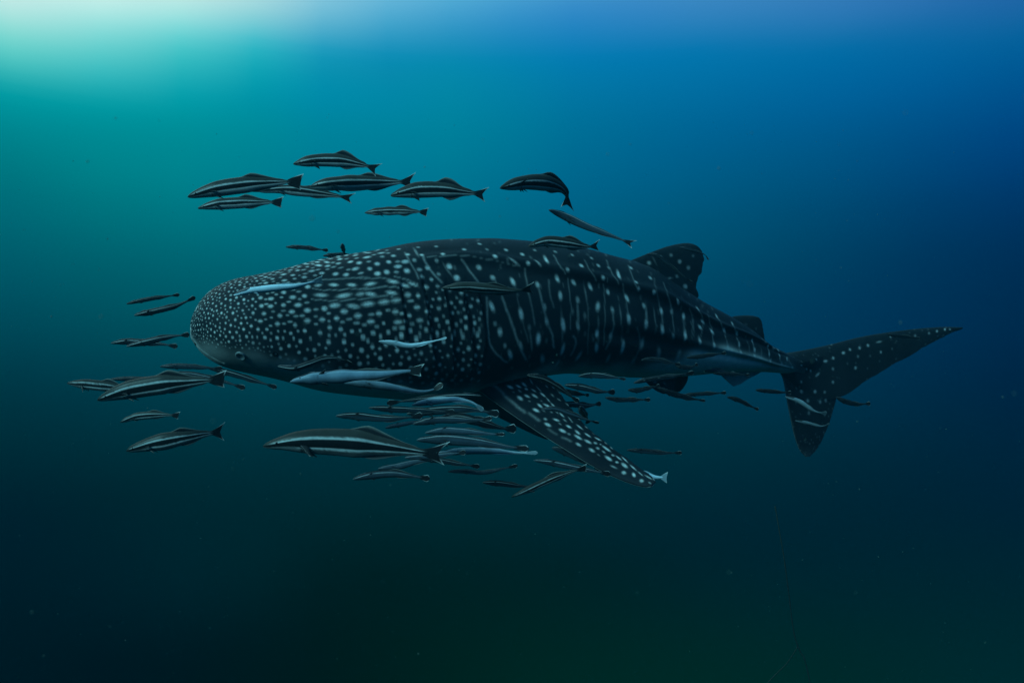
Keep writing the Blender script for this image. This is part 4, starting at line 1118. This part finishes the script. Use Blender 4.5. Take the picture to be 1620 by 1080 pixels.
# rear body and tail
r_([(1002, 606), (1030, 599), (1065, 595), (1098, 589)], 9, 6.9, 'remora with a bright white back line crossing below the pelvic fin', GT, roll=18, tone=1.5, pec=(-.3, -.3))
r_([(1014, 570), (1035, 568), (1058, 573), (1076, 577)], 8, 7.1, 'curved dark remora against the belly above the white-lined one', GT, pec=(-.7, -.2), tone=1.1)
r_([(1068, 578), (1080, 580), (1092, 581), (1104, 576)], 7, 7.2, 'short dark remora touching the tail of the curved one on the belly', GT, tone=.5, tspan=1.1)
r_([(1086, 566), (1105, 564), (1127, 561), (1149, 558)], 7, 7.4, 'dark remora rising along the pale underside before the second dorsal fin', GT, tone=.6, pec=(-.4, -.4))
r_([(993, 617), (1010, 617), (1028, 613), (1044, 610)], 8, 7.1, 'dim little remora left of the pelvic fin', GT, tone=.7)
r_([(1041, 613), (1060, 621), (1088, 629), (1116, 634)], 9, 7.1, 'remora sloping down to the right from the pelvic fin', GT, tone=.7, tspan=.6)
r_([(1081, 625), (1105, 623), (1128, 622), (1149, 621)], 7, 7.2, 'level slate remora below the gap between pelvic and anal fins', GT, tone=.7)
r_([(1150, 628), (1167, 632), (1183, 640), (1200, 648)], 7, 7.2, 'black remora diving tail-down right below the anal fin', GT, tone=.45)
r_([(1128, 591), (1148, 591), (1168, 592), (1186, 593)], 6, 7.6, 'thin remora in front of the anal fin', GT, tone=.6)
r_([(1098, 583), (1120, 584), (1142, 587), (1162, 591)], 8, 7.9, 'faint remora flat against the pale underside near the anal fin', GT, tone=.8, pale=.5)
r_([(1195, 617), (1212, 618), (1232, 620), (1252, 621)], 7, 7.4, 'black remora with spread fins pointing away from the lower tail lobe', GT, tone=.4, pec=(.8, -.9), tspan=1.0)
r_([(1242, 627), (1265, 635), (1288, 650), (1308, 654)], 8, 8.5, 'pale green remora on the lower tail lobe, upper of the two there', GT, pale=1.0, tone=.55, roll=25)
r_([(1258, 665), (1278, 669), (1298, 674), (1313, 670)], 6, 8.6, 'faint thin remora on the lower tail lobe, lower of the two there', GT, pale=1.0, tone=.35, roll=25, tspan=.5)
r_([(1322, 628), (1336, 634), (1355, 639), (1377, 638)], 8, 8.0, 'black curved remora trailing behind the fork of the tail', GT, tone=.35, tspan=1.0, pec=(.7, -.3))
r_([(1074, 391), (1088, 394), (1105, 399), (1115, 403), (1121, 411)], 4.5, 7.8, 'thread-thin remora curving over the top rear of the dorsal fin', GT, pale=.8, tone=.8, roll=30, tspan=.7)
r_([(1022, 402), (1038, 404), (1058, 418), (1080, 436), (1096, 447)], 6, 7.75, 'thin remora lying diagonally across the dorsal fin', GT, pale=.5, tone=.6, roll=35, tspan=.5)
r_([(1403, 529), (1420, 531), (1438, 533), (1456, 535)], 6, 9.2, 'black sliver of a remora on the upper tail lobe', GT, tone=.3, tspan=.6)

for kind, a, k in F:
    a = list(a)
    if a[4] is GA:
        a[1] *= .93
    if a[4] is GB and kind == 'remora':
        a[1] *= .86
    fish(kind, *a, **k)

# ------------------------------------------------------------------ rope hanging far off at lower right
def tube(name, pts, rad, mat, n=60, seg=8, parent=None):
    c = catmull(pts, n)
    T = unit(np.gradient(c, axis=0))
    a = unit(np.cross(T, [0, 1.0, 0]))
    b_ = np.cross(T, a)
    tt = np.linspace(0, 2 * math.pi, seg, endpoint=False)
    rr = rad * (1 + .25 * np.sin(np.arange(n) * 1.7))[:, None, None]
    g = c[:, None] + rr * (np.cos(tt)[None, :, None] * a[:, None] + np.sin(tt)[None, :, None] * b_[:, None])
    mp = MeshParts()
    mp.add(g, np.ones(g.shape[:2] + (4,)))
    return mp.build(name, mat, parent, origin=pts[0])


rope = tube('mooring_rope', [at(1226, 800, 12), at(1233, 840, 12), at(1240, 880, 12), at(1248, 940, 12), at(1256, 1000, 12), at(1266, 1030, 12), at(1274, 1046, 12), at(1290, 1120, 12.2)], .010, ROPE)
tag(rope, 'thin dark rope hanging faintly in the murk at lower right', 'rope')
tube('frayed_end', [at(1262, 1022, 12), at(1245, 1048, 12.1), at(1225, 1068, 12.2), at(1200, 1095, 12.3)], .008, ROPE, parent=rope)

# ------------------------------------------------------------------ drifting specks
mp = MeshParts()
oct_ = np.array([[[0, 0, 1]] * 4, [[1, 0, 0], [0, 1, 0], [-1, 0, 0], [0, -1, 0]], [[0, 0, -1]] * 4], float)
for i in range(800):
    dd = random.uniform(1.6, 9.0)
    x, y = random.uniform(-150, 1770), random.uniform(180, 1200)
    r_sp = random.choice([.0010, .0012, .0015, .0019]) * random.uniform(.7, 1.2) * (dd / 3.5) ** .6
    st3 = np.array([random.uniform(.6, 1.8), random.uniform(.6, 1.4), random.uniform(.6, 1.6)])
    g = at(x, y, dd) + oct_ * r_sp * st3
    mp.add(g, np.ones(g.shape[:2] + (4,)))
for i in range(80):
    dd = random.uniform(.7, 2.0)
    r_sp = random.uniform(.0007, .0019)
    g = at(random.uniform(-100, 1720), random.uniform(150, 1150), dd) + oct_ * r_sp * np.array([random.uniform(.6, 1.6), 1, random.uniform(.6, 1.6)])
    mp.add(g, np.ones(g.shape[:2] + (4,)))
specks = mp.build('drifting_plankton', SPECK, origin=at(810, 540, 5))
tag(specks, 'tiny pale specks of plankton drifting through the water', 'plankton', kind='stuff')

# ------------------------------------------------------------------ the water's haze
HX, HY0, HY1, HZ0, HZ1 = 11.0, -4.0, 14.0, -8.5, 3.0
me = bpy.data.meshes.new('haze')
vv = [(sx * HX, y, z) for z in (HZ0, HZ1) for y in (HY0, HY1) for sx in (-1, 1)]
me.from_pydata(vv, [], [(0, 2, 3, 1), (4, 5, 7, 6), (0, 1, 5, 4), (2, 6, 7, 3), (0, 4, 6, 2), (1, 3, 7, 5)])
hm = bpy.data.materials.new('sea_haze')
hm.use_nodes = True
t = hm.node_tree
t.nodes.clear()
pv = t.nodes.new('ShaderNodeVolumePrincipled')
pv.inputs['Color'].default_value = (0.0, 0.155, 0.22, 1)
pv.inputs['Density'].default_value = 0.015
pv.inputs['Anisotropy'].default_value = 0.35
mo = t.nodes.new('ShaderNodeOutputMaterial')
t.links.new(pv.outputs[0], mo.inputs['Volume'])
me.materials.append(hm)
haze = bpy.data.objects.new('haze', me)
C.objects.link(haze)
haze['kind'] = 'stuff'
haze['label'] = 'blue-green haze of the sea water around everything'
haze['category'] = 'haze'
